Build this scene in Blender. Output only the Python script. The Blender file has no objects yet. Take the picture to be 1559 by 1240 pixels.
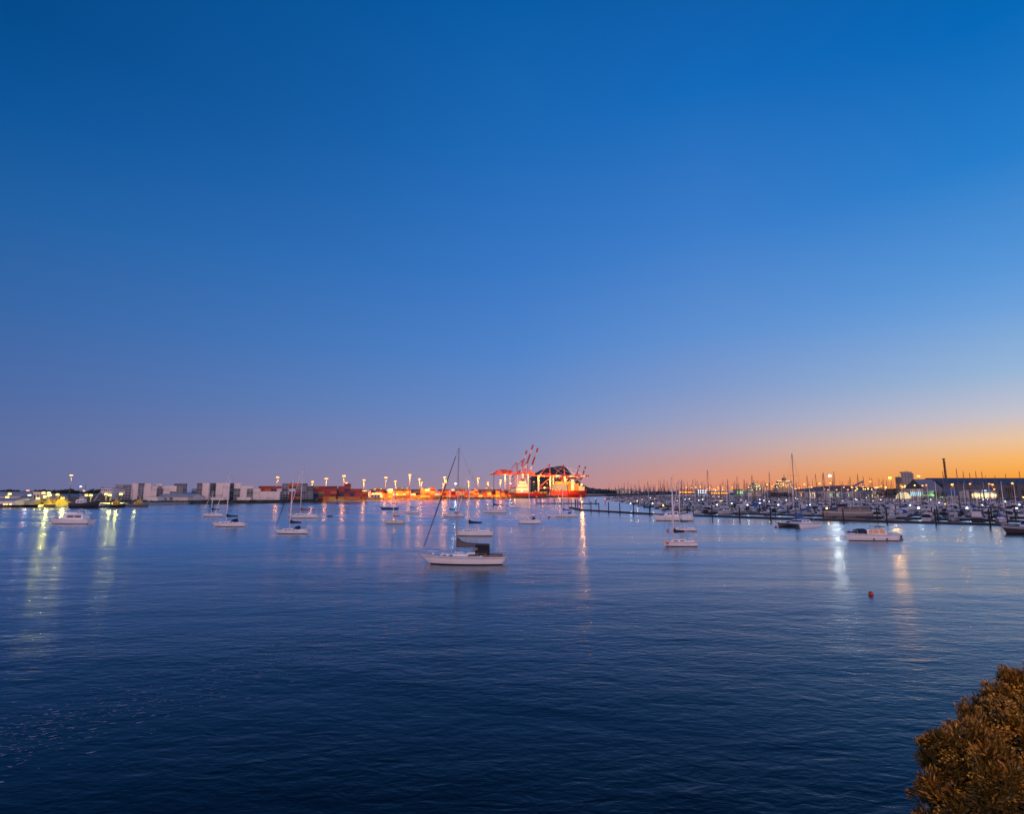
import bpy, math, random
from mathutils import Vector, Matrix
R = math.radians
random.seed(7)
sc = bpy.context.scene
COL = sc.collection
PI = math.pi

# ------------------------------------------------------------------ camera
F, CX, CY, HZ, H = 866.0, 779.5, 620.0, 747.5, 11.0
TH = math.atan((HZ - CY) / F)
cd = bpy.data.cameras.new('camera'); cam = bpy.data.objects.new('camera', cd); COL.objects.link(cam)
cd.sensor_width = 36; cd.lens = F / 1559 * 36; cd.clip_start = 0.1; cd.clip_end = 60000
cam.location = (0, 0, H); cam.rotation_euler = (PI / 2 + TH, 0, 0)
sc.camera = cam

def W(px, py, D):                       # pixel of the photograph -> world point at distance D
    xc, yc = (px - CX) / F, (CY - py) / F
    Y = math.cos(TH) - yc * math.sin(TH); Z = math.sin(TH) + yc * math.cos(TH)
    k = D / Y
    return Vector((xc * k, D, H + Z * k))
def G(px, py, z=0.0):                   # pixel -> point on the level z
    xc, yc = (px - CX) / F, (CY - py) / F
    Y = math.cos(TH) - yc * math.sin(TH); Z = math.sin(TH) + yc * math.cos(TH)
    k = (z - H) / Z
    return Vector((xc * k, Y * k, z))
def mpp(D): return D * 0.99 / F         # metres per photo pixel

# ------------------------------------------------------------------ materials
MATS = {}
def lin(c):
    return tuple(((v / 255) / 12.92 if v / 255 <= .04045 else ((v / 255 + .055) / 1.055) ** 2.4) for v in c)
def paint(name, c, rough=.45, var=.12, scale=1.5, metal=0., bump=0.):
    if name in MATS: return MATS[name]
    m = bpy.data.materials.new(name); m.use_nodes = True; nt = m.node_tree; b = nt.nodes['Principled BSDF']
    tc = nt.nodes.new('ShaderNodeTexCoord'); n = nt.nodes.new('ShaderNodeTexNoise')
    n.inputs['Scale'].default_value = scale; n.inputs['Detail'].default_value = 5
    nt.links.new(tc.outputs['Object'], n.inputs['Vector'])
    r = nt.nodes.new('ShaderNodeValToRGB'); r.color_ramp.elements[0].position = .3; r.color_ramp.elements[1].position = .7
    r.color_ramp.elements[0].color = (*[max(0, v * (1 - var)) for v in c], 1)
    r.color_ramp.elements[1].color = (*[min(1, v * (1 + var)) for v in c], 1)
    nt.links.new(n.outputs['Fac'], r.inputs['Fac']); nt.links.new(r.outputs['Color'], b.inputs['Base Color'])
    b.inputs['Roughness'].default_value = rough; b.inputs['Metallic'].default_value = metal
    if bump:
        bp = nt.nodes.new('ShaderNodeBump'); bp.inputs['Strength'].default_value = bump
        nt.links.new(n.outputs['Fac'], bp.inputs['Height']); nt.links.new(bp.outputs['Normal'], b.inputs['Normal'])
    MATS[name] = m; return m
def glow(name, c, s):
    if name in MATS: return MATS[name]
    m = bpy.data.materials.new(name); m.use_nodes = True; b = m.node_tree.nodes['Principled BSDF']
    b.inputs['Base Color'].default_value = (*[v * .6 for v in c], 1)
    b.inputs['Emission Color'].default_value = (*c, 1); b.inputs['Emission Strength'].default_value = s
    MATS[name] = m; return m
white = paint('white gelcoat', (.82, .80, .80), .3, .05, .8)
cream = paint('cream gelcoat', (.72, .66, .56), .35, .06, .8)
deckm = paint('pale deck', (.62, .61, .60), .6, .08, 3)
wood = paint('teak', (.22, .12, .06), .6, .2, 4)
navy = paint('navy canvas', (.012, .018, .05), .8, .25, 6)
black = paint('black canvas', (.012, .012, .015), .8, .3, 6)
brownc = paint('taupe canvas', (.12, .10, .10), .85, .2, 5)
blue = paint('blue canvas', (.015, .10, .34), .75, .2, 6)
teal = paint('teal canvas', (.01, .12, .16), .75, .2, 6)
red = paint('red canvas', (.38, .02, .03), .75, .2, 6)
bluehull = paint('blue hull paint', (.02, .11, .25), .3, .1, 1)
greyhull = paint('grey hull paint', (.16, .16, .17), .35, .12, 1)
darkhull = paint('dark hull paint', (.02, .025, .04), .35, .2, 1)
boot = paint('antifouling', (.02, .02, .03), .6, .3, 2)
bootred = paint('red antifouling', (.20, .02, .02), .6, .3, 2)
alu = paint('anodised aluminium', (.58, .54, .54), .4, .08, 2, .1)
alupale = paint('pale mast paint', (.86, .80, .78), .4, .06, 2)
mastd = paint('dark mast', (.10, .09, .10), .5, .1, 2)
steel = paint('stainless steel', (.5, .5, .5), .25, .05, 3, .9)
glass = paint('dark glazing', (.015, .017, .022), .08, .2, 1)
rope = paint('rigging wire', (.06, .06, .07), .5, .1, 2)
sunsetc = paint('sunset painted clear curtain', (.72, .33, .12), .35, .12, 2)  # sunset reflection painted into the curtain plastic as amber
skyglass = paint('blue tinted screen', (.05, .10, .20), .1, .2, 1)
pilem = paint('tarred timber', (.020, .018, .018), .8, .4, 3, 0, .3)
pontm = paint('wet pontoon', (.030, .030, .034), .7, .35, .7)
conc = paint('concrete', (.30, .28, .26), .85, .18, .25)
concd = paint('dark concrete', (.16, .15, .15), .85, .2, .2)
asphalt = paint('yard asphalt', (.06, .058, .055), .9, .25, .05)
roofg = paint('grey metal roof', (.20, .21, .24), .5, .12, .2)
roofp = paint('pale roof', (.42, .40, .38), .55, .1, .2)
wallc = paint('cream wall', (.60, .52, .42), .8, .1, .3)
wallw = paint('white wall', (.66, .64, .62), .75, .08, .3)
walld = paint('dark cladding', (.055, .055, .075), .6, .2, .1)
barkm = paint('bark', (.06, .045, .035), .9, .3, 4, 0, .5)
craner = paint('crane red', (.50, .07, .06), .5, .12, .2)
cranew = paint('crane white', (.66, .60, .58), .5, .08, .2)
shipred = paint('ship red', (.48, .035, .02), .45, .15, .06)
shipdark = paint('ship dark red', (.20, .015, .02), .45, .2, .06)
shipsup = paint('superstructure', (.68, .58, .42), .5, .1, .1)
yellowp = paint('yellow machinery paint', (.62, .38, .02), .5, .15, .6)
SOD = (1., .34, .05); WARM = (1., .66, .28); COOL = (.80, .92, 1.); YEL = (1., .80, .12); GRN = (.25, 1., .35)
g_sod = glow('sodium lamp', (1., .36, .045), 2.3); g_warm = glow('warm lamp', (1., .60, .2), 2.0); g_cool = glow('cool lamp', COOL, 3)
g_yel = glow('yellow lamp', (1., .80, .18), 2.6); g_grn = glow('green lamp', (.45, 1., .35), .9); g_red = glow('red lamp', (1., .12, .04), 4)
g_win = glow('lit window', (1., .72, .32), 1.6); g_teal = glow('teal tube light', (.35, .95, 1.), 1.6); g_tent = glow('glowing tent cloth', (1., .82, .42), .8)

# ------------------------------------------------------------------ mesh builder
class MB:
    def __init__(s): s.v = []; s.f = []; s.m = []; s.sm = []
    def face(s, idx, m=0, smooth=False): s.f.append(idx); s.m.append(m); s.sm.append(smooth)
    def quad(s, a, b, c, d, m=0):
        i = len(s.v); s.v += [tuple(a), tuple(b), tuple(c), tuple(d)]; s.face((i, i + 1, i + 2, i + 3), m)
    def box(s, c, d, rz=0, m=0, top=None):
        ca, sa = math.cos(rz), math.sin(rz); i = len(s.v); hx, hy, hz = d[0] / 2, d[1] / 2, d[2] / 2
        for z in (-hz, hz):
            kx = ky = 1
            if top and z > 0: kx, ky = top
            for x, y in ((-hx, -hy), (hx, -hy), (hx, hy), (-hx, hy)):
                x2, y2 = x * kx, y * ky
                s.v.append((c[0] + x2 * ca - y2 * sa, c[1] + x2 * sa + y2 * ca, c[2] + z))
        for q in ((0, 3, 2, 1), (4, 5, 6, 7), (0, 1, 5, 4), (1, 2, 6, 5), (2, 3, 7, 6), (3, 0, 4, 7)):
            s.face(tuple(i + k for k in q), m)
        return s
    def tube(s, a, b, r0, r1=None, n=6, m=0, caps=True):
        a = Vector(a); b = Vector(b); r1 = r0 if r1 is None else r1
        d = (b - a).normalized(); u = d.orthogonal().normalized(); w = d.cross(u); i = len(s.v)
        for p, r in ((a, r0), (b, r1)):
            for k in range(n):
                t = 2 * PI * k / n; s.v.append(tuple(p + u * (math.cos(t) * r) + w * (math.sin(t) * r)))
        for k in range(n): s.face((i + k, i + (k + 1) % n, i + n + (k + 1) % n, i + n + k), m, n > 5)
        if caps:
            s.face(tuple(i + k for k in reversed(range(n))), m); s.face(tuple(i + n + k for k in range(n)), m)
        return s
    def beam(s, a, b, w, m=0, h=None):
        a = Vector(a); b = Vector(b); h = w if h is None else h
        d = (b - a).normalized(); up = Vector((0, 0, 1)) if abs(d.z) < .95 else Vector((1, 0, 0))
        u = d.cross(up).normalized() * (w / 2); v = u.cross(d).normalized() * (h / 2); i = len(s.v)
        for p in (a, b):
            for su, sv in ((-1, -1), (1, -1), (1, 1), (-1, 1)): s.v.append(tuple(p + u * su + v * sv))
        for q in ((0, 3, 2, 1), (4, 5, 6, 7), (0, 1, 5, 4), (1, 2, 6, 5), (2, 3, 7, 6), (3, 0, 4, 7)):
            s.face(tuple(i + k for k in q), m)
        return s
    def loft(s, secs, m=0, closed=False, caps=(False, False), rowm=None, smooth=True):
        n = len(secs[0]); i = len(s.v)
        for sec in secs: s.v += [tuple(p) for p in sec]
        for a in range(len(secs) - 1):
            for k in range(n if closed else n - 1):
                k2 = (k + 1) % n
                s.face((i + a * n + k, i + a * n + k2, i + (a + 1) * n + k2, i + (a + 1) * n + k), rowm[k] if rowm else m, smooth)
        if caps[0]: s.face(tuple(i + k for k in reversed(range(n))), rowm[-1] if rowm else m)
        if caps[1]: s.face(tuple(i + (len(secs) - 1) * n + k for k in range(n)), rowm[-1] if rowm else m)
        return s
    def ball(s, c, r, n=10, k=6, m=0, sz=1.):
        i = len(s.v); c = Vector(c)
        s.v.append((c.x, c.y, c.z - r * sz))
        for a in range(1, k):
            ph = -PI / 2 + PI * a / k
            for b in range(n):
                t = 2 * PI * b / n; s.v.append((c.x + r * math.cos(ph) * math.cos(t), c.y + r * math.cos(ph) * math.sin(t), c.z + r * sz * math.sin(ph)))
        s.v.append((c.x, c.y, c.z + r * sz)); top = len(s.v) - 1
        for b in range(n):
            s.face((i, i + 1 + (b + 1) % n, i + 1 + b), m, True)
            s.face((top, i + 1 + (k - 2) * n + b, i + 1 + (k - 2) * n + (b + 1) % n), m, True)
            for a in range(k - 2):
                s.face((i + 1 + a * n + b, i + 1 + a * n + (b + 1) % n, i + 1 + (a + 1) * n + (b + 1) % n, i + 1 + (a + 1) * n + b), m, True)
        return s
    def prism(s, pts, z0, z1, m=0, mtop=None):
        i = len(s.v); n = len(pts)
        for z in (z0, z1): s.v += [(p[0], p[1], z) for p in pts]
        for k in range(n): s.face((i + k, i + (k + 1) % n, i + n + (k + 1) % n, i + n + k), m)
        s.face(tuple(i + k for k in reversed(range(n))), m); s.face(tuple(i + n + k for k in range(n)), m if mtop is None else mtop)
        return s
    def build(s, name, mats, parent=None):
        me = bpy.data.meshes.new(name); me.from_pydata(s.v, [], s.f)
        for mm in (mats if isinstance(mats, (list, tuple)) else [mats]): me.materials.append(mm)
        me.polygons.foreach_set('material_index', s.m); me.polygons.foreach_set('use_smooth', s.sm); me.update()
        o = bpy.data.objects.new(name, me); COL.objects.link(o)
        if parent is not None: o.parent = parent
        return o
def tag(o, label, cat, group=None):
    o['label'] = label; o['category'] = cat
    if group: o['group'] = group
    return o
def thing(name, label, cat, loc=(0, 0, 0), rz=0., group=None):
    o = bpy.data.objects.new(name, None); COL.objects.link(o); o.location = loc; o.rotation_euler = (0, 0, rz); o.empty_display_size = .5
    return tag(o, label, cat, group)
def kind(o, k): o['kind'] = k; return o
def copy_tree(o, parent=None):
    c = o.copy(); COL.objects.link(c)
    if parent is not None: c.parent = parent
    for ch in KIDS.get(o.name) or list(o.children): copy_tree(ch, c)
    return c
KIDS = {}
def light(loc, power, c, r=.5):
    l = bpy.data.lights.new('lamp_light', 'POINT'); l.energy = power; l.color = c; l.shadow_soft_size = r
    o = bpy.data.objects.new('lamp_light', l); COL.objects.link(o); o.location = loc; return o
def spot(loc, power, c, r=.5, ang=140):
    l = bpy.data.lights.new('flood_light', 'SPOT'); l.energy = power; l.color = c; l.shadow_soft_size = r; l.spot_size = R(ang); l.spot_blend = .35
    o = bpy.data.objects.new('flood_light', l); COL.objects.link(o); o.location = loc; return o
ORD = 'first second third fourth fifth sixth seventh eighth ninth tenth eleventh twelfth thirteenth fourteenth fifteenth sixteenth seventeenth eighteenth nineteenth'.split()
TENS = {20: 'twent', 30: 'thirt', 40: 'fort', 50: 'fift', 60: 'sixt', 70: 'sevent', 80: 'eight', 90: 'ninet'}
def ordw(n):
    if n < 20: return ORD[n - 1]
    t, u = n // 10 * 10, n % 10
    return TENS[t] + ('ieth' if u == 0 else 'y-' + ORD[u - 1])

# ------------------------------------------------------------------ sky
Wd = bpy.data.worlds.new('World'); sc.world = Wd; Wd.use_nodes = True
nt = Wd.node_tree; N = nt.nodes; L_ = nt.links
tc = N.new('ShaderNodeTexCoord'); sep = N.new('ShaderNodeSeparateXYZ'); L_.new(tc.outputs['Generated'], sep.inputs[0])
def math_(op, a, b=None):
    n = N.new('ShaderNodeMath'); n.operation = op
    for i, v in enumerate((a, b)):
        if v is None: continue
        if isinstance(v, (int, float)): n.inputs[i].default_value = v
        else: L_.new(v, n.inputs[i])
    return n.outputs[0]
def ramp(stops, fac):
    n = N.new('ShaderNodeValToRGB'); cr = n.color_ramp; cr.interpolation = 'EASE' if False else 'LINEAR'
    for i, (e, c) in enumerate(stops):
        p = math.sin(R(e)) / .8
        el = cr.elements[i] if i < 2 else cr.elements.new(p)
        el.position = p; el.color = (*lin(c), 1)
    L_.new(fac, n.inputs[0]); return n.outputs[0]
zf = math_('DIVIDE', math_('MAXIMUM', sep.outputs[2], 0.0), .8)
SKY = {
 -45: [(0, (99, 110, 157)), (3, (94, 112, 164)), (8, (76, 108, 168)), (14, (55, 104, 169)), (21, (32, 98, 166)), (28, (8, 86, 156)), (34, (0, 76, 142)), (60, (0, 68, 132))],
 0: [(0, (166, 140, 160)), (1.5, (156, 142, 170)), (3.5, (142, 143, 182)), (8, (110, 142, 200)), (14, (82, 134, 205)), (22, (58, 122, 200)), (33, (30, 108, 187)), (44, (6, 94, 171)), (60, (0, 70, 140))],
 20: [(0, (234, 146, 112)), (1.4, (222, 154, 130)), (2.8, (203, 160, 156)), (4.4, (184, 166, 180)), (6.8, (156, 164, 198)), (10, (130, 156, 206)), (15, (98, 147, 212)), (24, (62, 128, 206)), (36, (18, 108, 190)), (60, (0, 76, 150))],
 42: [(0, (255, 148, 42)), (1.2, (255, 168, 66)), (2.4, (254, 186, 104)), (3.8, (238, 198, 160)), (5.8, (200, 197, 208)), (9.0, (154, 184, 218)), (14, (110, 163, 222)), (17, (88, 152, 219)), (25, (36, 127, 206)), (34, (0, 106, 187)), (60, (0, 76, 150))],
}
az = math_('ARCTAN2', sep.outputs[0], sep.outputs[1])
cur = None
keys = sorted(SKY)
for i, k in enumerate(keys):
    c = ramp(SKY[k], zf)
    if cur is None: cur = c; continue
    mr = N.new('ShaderNodeMapRange'); mr.interpolation_type = 'SMOOTHSTEP' if False else 'LINEAR'
    mr.inputs[1].default_value = R(keys[i - 1]); mr.inputs[2].default_value = R(k); L_.new(az, mr.inputs[0])
    mx = N.new('ShaderNodeMix'); mx.data_type = 'RGBA'; L_.new(mr.outputs[0], mx.inputs[0]); L_.new(cur, mx.inputs[6]); L_.new(c, mx.inputs[7]); cur = mx.outputs[2]
# the pink counter-glow of the afterglow, over the town behind the camera
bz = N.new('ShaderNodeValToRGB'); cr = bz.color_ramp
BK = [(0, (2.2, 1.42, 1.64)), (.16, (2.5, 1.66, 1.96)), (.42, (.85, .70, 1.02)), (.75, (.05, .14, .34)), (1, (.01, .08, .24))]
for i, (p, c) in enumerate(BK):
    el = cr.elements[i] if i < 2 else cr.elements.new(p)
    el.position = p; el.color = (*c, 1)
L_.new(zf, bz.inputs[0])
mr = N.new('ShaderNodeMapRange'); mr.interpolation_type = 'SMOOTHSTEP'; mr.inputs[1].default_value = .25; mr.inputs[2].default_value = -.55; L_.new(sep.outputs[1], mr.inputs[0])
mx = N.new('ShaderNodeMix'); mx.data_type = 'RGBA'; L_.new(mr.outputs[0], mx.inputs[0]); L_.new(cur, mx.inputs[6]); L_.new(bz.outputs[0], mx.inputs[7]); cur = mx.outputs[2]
nish = N.new('ShaderNodeTexSky'); nish.sky_type = 'NISHITA'; nish.sun_disc = False; nish.sun_elevation = R(-2); nish.sun_rotation = R(62); nish.ozone_density = 3
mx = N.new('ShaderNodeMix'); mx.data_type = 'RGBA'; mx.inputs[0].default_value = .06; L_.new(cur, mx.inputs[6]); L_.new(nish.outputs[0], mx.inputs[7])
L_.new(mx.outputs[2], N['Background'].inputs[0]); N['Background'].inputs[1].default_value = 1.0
# the sun is just under the horizon beyond the right edge: only the faintest grazing light is left of it
sl = bpy.data.lights.new('sun', 'SUN'); sl.energy = .12; sl.angle = R(12); sl.color = (1, .55, .3)
so = bpy.data.objects.new('sun', sl); COL.objects.link(so); so.rotation_euler = (R(88.5), 0, R(-62))

# ------------------------------------------------------------------ water
m = bpy.data.materials.new('harbour water'); m.use_nodes = True; wn = m.node_tree; b = wn.nodes['Principled BSDF']
#b.inputs['Base Color'].default_value = (.0002, .0028, .005, 1); b.inputs['Roughness'].default_value = .16; b.inputs['IOR'].default_value = 1.333; b.inputs['Specular IOR Level'].default_value = .38
tcw = wn.nodes.new('ShaderNodeTexCoord')
def wnoise(sx, sy, rot, detail, scale=1., dist=0.):
    mp = wn.nodes.new('ShaderNodeMapping'); mp.inputs['Scale'].default_value = (sx, sy, 1); mp.inputs['Rotation'].default_value = (0, 0, R(rot))
    n = wn.nodes.new('ShaderNodeTexNoise'); n.inputs['Scale'].default_value = scale; n.inputs['Detail'].default_value = detail; n.inputs['Distortion'].default_value = dist
    wn.links.new(tcw.outputs['Object'], mp.inputs[0]); wn.links.new(mp.outputs[0], n.inputs['Vector']); return n.outputs['Fac']
def wm(op, a, b2):
    n = wn.nodes.new('ShaderNodeMath'); n.operation = op
    for i, v in enumerate((a, b2)):
        if isinstance(v, (int, float)): n.inputs[i].default_value = v
        else: wn.links.new(v, n.inputs[i])
    return n.outputs[0]
h1 = wnoise(.75, 1.5, 14, 3, 1., .5); h2 = wnoise(2.2, 3.8, -10, 2); h3 = wnoise(.09, .2, 24, 2)
patch = wnoise(.010, .034, 18, 4, 1., .6)
rr = wn.nodes.new('ShaderNodeMapRange'); rr.inputs[1].default_value = .36; rr.inputs[2].default_value = .64; rr.inputs[3].default_value = .16; rr.inputs[4].default_value = .31
wn.links.new(patch, rr.inputs[0])
pr_ = wn.nodes.new('ShaderNodeMapRange'); pr_.inputs[1].default_value = .38; pr_.inputs[2].default_value = .62; pr_.inputs[3].default_value = .55; pr_.inputs[4].default_value = 1.35
wn.links.new(patch, pr_.inputs[0])
hsum = wm('ADD', wm('ADD', wm('MULTIPLY', h1, 1.0), wm('MULTIPLY', h2, .28)), wm('MULTIPLY', h3, 2.5))
hsum = wm('ADD', hsum, wm('MULTIPLY', wnoise(.24, .48, -20, 2, 1., .5), 1.15))
hsum = wm('MULTIPLY', hsum, pr_.outputs[0])
bp = wn.nodes.new('ShaderNodeBump'); bp.inputs['Strength'].default_value = 1; bp.inputs['Distance'].default_value = .054
wn.links.new(hsum, bp.inputs['Height'])
gl = wn.nodes.new('ShaderNodeBsdfGlossy'); gl.distribution = 'BECKMANN'; gl.inputs['Color'].default_value = (.75, .885, 1, 1)
df = wn.nodes.new('ShaderNodeBsdfDiffuse'); df.inputs['Color'].default_value = (.0001, .0020, .0030, 1)
fr = wn.nodes.new('ShaderNodeFresnel'); fr.inputs['IOR'].default_value = 1.333
fac = wm('MINIMUM', wm('MULTIPLY', wm('POWER', fr.outputs[0], 1.32), 1.62), 1.0)
ms_ = wn.nodes.new('ShaderNodeMixShader'); wn.links.new(fac, ms_.inputs[0]); wn.links.new(df.outputs[0], ms_.inputs[1]); wn.links.new(gl.outputs[0], ms_.inputs[2])
wn.links.new(rr.outputs[0], gl.inputs['Roughness'])
for q_ in (gl, fr): wn.links.new(bp.outputs['Normal'], q_.inputs['Normal'])
wn.links.new(ms_.outputs[0], wn.nodes['Material Output'].inputs['Surface']); wn.nodes.remove(b)
wb = MB()
wb.quad((-30000, -2500, 0), (30000, -2500, 0), (30000, 40000, 0), (-30000, 40000, 0))
kind(wb.build('water', m), 'structure')

# foam flecks drifting in a band on the near water (nobody could count them)
fm = paint('foam', (.24, .30, .40), .7, .15, 5)
fb = MB()
for i in range(750):
    t = random.random(); px = -20 + 560 * t; py = 1135 - 165 * t + random.gauss(0, 26 - 12 * t)
    if py < 930: continue
    c = G(px, py, .012); s = random.choice((.03, .05, .07, .11)) * random.uniform(.6, 1.2); a = R(20) + random.gauss(0, .3)
    k = random.randint(4, 6); pts = []
    for j in range(k):
        q = 2 * PI * j / k; x = math.cos(q) * s * random.uniform(1.0, 2.1); y = math.sin(q) * s * random.uniform(.35, .8)
        pts.append((c.x + x * math.cos(a) - y * math.sin(a), c.y + x * math.sin(a) + y * math.cos(a), c.z))
    n0 = len(fb.v); fb.v += pts; fb.face(tuple(range(n0, n0 + k)))
kind(fb.build('foam', fm), 'stuff')

# ------------------------------------------------------------------ boats
def hull(parent, Ln, B, Fb, mh=white, ms=None, mb=boot, stern=.72, rake=.09, srake=.02, sheer=.28, n=16, deck=deckm, m0=.42, bulwark=0.):
    secs = []; dk = []
    for a in range(n + 1):
        t = a / n; x = -Ln / 2 + Ln * t
        if t < m0: bw = stern + (1 - stern) * math.sin(PI / 2 * t / m0)
        else:
            u = (t - m0) / (1 - m0); bw = max(.015, (1 - u ** 2.3) ** .9)
        bw *= B / 2; zs = Fb * (1 + sheer * max(0, (t - .3) / .7) ** 2 + .06 * max(0, (.3 - t) / .3) ** 2)
        sec = []
        for w, z in ((0, -.3), (.66, -.1), (.80, .09), (.825, .15), (.93, .60 * zs), (.965, .80 * zs), (.975, .87 * zs), (1, zs)):
            w2 = max(0, 1 - (1 - w) * (1 + 1.3 * t ** 3)) if w else 0
            xx = x + (z / zs - 1) * rake * Ln * t ** 5 - (z / zs - 1) * srake * Ln * (1 - t) ** 5
            sec.append((xx, w2 * bw, z))
        secs.append([(p[0], -p[1], p[2]) for p in reversed(sec)] + sec[1:])
        zd = zs - bulwark - .02
        dk.append([(x, -bw * .985, zd), (x, -bw * .5, zd + .03 * B), (x, 0, zd + .04 * B), (x, bw * .5, zd + .03 * B), (x, bw * .985, zd)])
    row = [0, 1, 0, 0, 2, 2, 2]; row = row + list(reversed(row))
    row = [0 if r == 0 else r for r in row]
    # rows from sheer down: hull, stripe, hull, hull, boot, boot, boot
    hb = MB().loft(secs, rowm=row, caps=(False, False)); ns = len(secs[0])
    hb.face(tuple(reversed(range(ns))), 0)
    hb.build('hull', [mh, ms or mh, mb], parent)
    MB().loft(dk).build('deck', deck, parent)
    return lambda x: Fb * (1 + sheer * max(0, ((x + Ln / 2) / Ln - .3) / .7) ** 2)

def cabin(parent, x0, x1, w0, w1, z, h0, h1, mat=white, wins=(), fs=.25, aslope=.1, name='cabin', glassm=glass, tw=.80, screen=False, wname='window', crown=.06):
    secs = []
    K = 5
    def wh(t): return (w0 + (w1 - w0) * t) / 2, h0 + (h1 - h0) * t
    prof = ((1, 0), (.5 * (1 + tw) + .02, .70), (tw + .05, .9), (tw, 1.0))
    for a in range(K + 1):
        t = a / K; w, h = wh(t); sec = []
        for q, zz in prof:
            xx = x0 + (x1 - x0) * t
            xx += aslope * zz * (1 - t) ** 3 - fs * zz * t ** 3
            sec.append((xx, q * w, z + zz * h))
        w_, h_ = wh(t)
        secs.append([(p[0], -p[1], p[2]) for p in sec] + [(sec[-1][0], 0, z + (1 + crown) * h)] + list(reversed(sec)))
    cb = MB().loft(secs, caps=(True, True), smooth=False).build(name, mat, parent)
    def side(x, f, s, out=.012):
        t = (x - x0) / (x1 - x0); w, h = wh(t)
        q = 1 + (prof[1][0] - 1) * f / .70 if f <= .7 else prof[1][0] + (prof[2][0] - prof[1][0]) * (f - .7) / .2
        return Vector((x + aslope * f * (1 - t) ** 3 - fs * f * t ** 3, s * (q * w + out), z + f * h))
    for xa, xb, fa, fb_ in wins:
        for s in (-1, 1):
            wb = MB(); ff = [fa] + ([.7] if fa < .7 < fb_ else []) + [min(fb_, .89)]; n_ = len(ff)
            for out in (-.03, .014):
                for q_, f in enumerate(ff):
                    e_ = .06 * (xb - xa) * q_ / (n_ - 1)
                    wb.v += [tuple(side(xa + e_, f, s, out)), tuple(side(xb - e_, f, s, out))]
            k_ = 2 * n_
            for q_ in range(n_ - 1):
                a_ = 2 * q_; wb.face((k_ + a_, k_ + a_ + 1, k_ + a_ + 3, k_ + a_ + 2)); wb.face((a_, a_ + 2, k_ + a_ + 2, k_ + a_)); wb.face((a_ + 1, k_ + a_ + 1, k_ + a_ + 3, a_ + 3))
            wb.face((0, k_, k_ + 1, 1)); wb.face((k_ - 2, k_ - 1, 2 * k_ - 1, 2 * k_ - 2))
            wb.build(wname, glassm, cb)
    if screen:
        w, h = wh(1); wb = MB(); P = []
        for o in (-.02, .02):
            for q, zz in ((-.86, .36), (.86, .36), (.78, .86), (-.78, .86)):
                P.append((x1 - fs * zz + o, q * w, z + zz * h))
        wb.v = P
        for q in ((4, 5, 6, 7), (0, 1, 5, 4), (1, 2, 6, 5), (2, 3, 7, 6), (3, 0, 4, 7)): wb.face(q)
        wb.build('windscreen', glassm, cb)
    return cb
def rig(parent, Ln, B, xm, zd, top, bow_z, mm=alu, furl=None, spreaders=1, r=.085, stern_x=None, boomL=None, cover=None, boomz=1.35, covh=.5, shrouds=True):
    mb = MB().tube((xm, 0, zd), (xm - top * .012, 0, top), r, r * .7, 8)
    ms = mb.build('mast', mm, parent)
    for k in range(spreaders):
        zz = zd + (top - zd) * (.5 if spreaders == 1 else (.36 + .3 * k)); sp = B * .30
        MB().beam((xm - .1, -sp, zz + .05), (xm - .1, sp, zz + .05), .05).build('spreader', mm, ms)
    MB().tube((xm - .2 - top * .012, 0, top), (xm - .2 - top * .012, 0, top + .55), .014, .01, 4).build('antenna', rope, ms)
    hx = Ln / 2 - .12
    tp = Vector((xm - top * .012 + .1, 0, top - .15))
    st = MB().tube((hx, 0, bow_z), tp, .018, .018, 4)
    st.build('forestay', rope, parent)
    if furl:
        a = Vector((hx, 0, bow_z)).lerp(tp, .07); c = Vector((hx, 0, bow_z)).lerp(tp, .5); d = Vector((hx, 0, bow_z)).lerp(tp, .93)
        fo = MB().tube(a, c, .05, .095, 7).tube(c, d, .095, .05, 7).build('furled_jib', furl, parent)
    if shrouds:
        for s in (-1, 1):
            q = s * B * .30; zz = zd + (top - zd) * (.5 if spreaders == 1 else .66)
            MB().tube((xm - .25, s * B * .44, bow_z * .8), (xm - .1, q, zz), .012, .012, 4).tube((xm - .1, q, zz), (xm - top * .012, 0, top - .1), .012, .012, 4).build('shroud', rope, parent)
        sx = -Ln / 2 + .2 if stern_x is None else stern_x
        MB().tube((sx, 0, bow_z * .8), (xm - top * .012 - .05, 0, top), .012, .012, 4).build('backstay', rope, parent)
    if boomL:
        zb = zd + boomz
        bo = MB().tube((xm - .05, 0, zb), (xm - boomL, 0, zb + .12), .06, .05, 6).build('boom', mm, parent)
        if cover:
            secs = []
            for k in range(8):
                t = k / 7; x = xm - .02 - (boomL - .25) * t; hh = covh * (1.5 * math.exp(-t * 8) + 1.1 - .45 * t); ww = .26 * covh / .5 * (1 - .45 * t)
                zz = zb - .1 + .12 * t + (.05 * math.sin(k * 2.1) * covh if 0 < k < 7 else 0)
                secs.append([(x, 0, zz - .06), (x, ww * .8, zz + .08), (x, ww * .55, zz + hh * .55), (x, 0, zz + hh), (x, -ww * .55, zz + hh * .55), (x, -ww * .8, zz + .08)])
            MB().loft(secs, closed=True, caps=(True, True)).build('sail_cover', cover, bo)
    return ms
def rail(parent, Ln, B, z, xs, w, name, h=.62, mat=steel):
    mb = MB(); pts = []
    for x, ww in zip(xs, w): pts.append((x, ww * B / 2, z + h))
    pts = pts + [(p[0], -p[1], p[2]) for p in reversed(pts)]
    for a, c in zip(pts, pts[1:]): mb.tube(a, c, .022, .022, 5)
    for p in pts: mb.tube((p[0], p[1], z - .05), p, .02, .02, 5)
    return mb.build(name, mat, parent)
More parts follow.
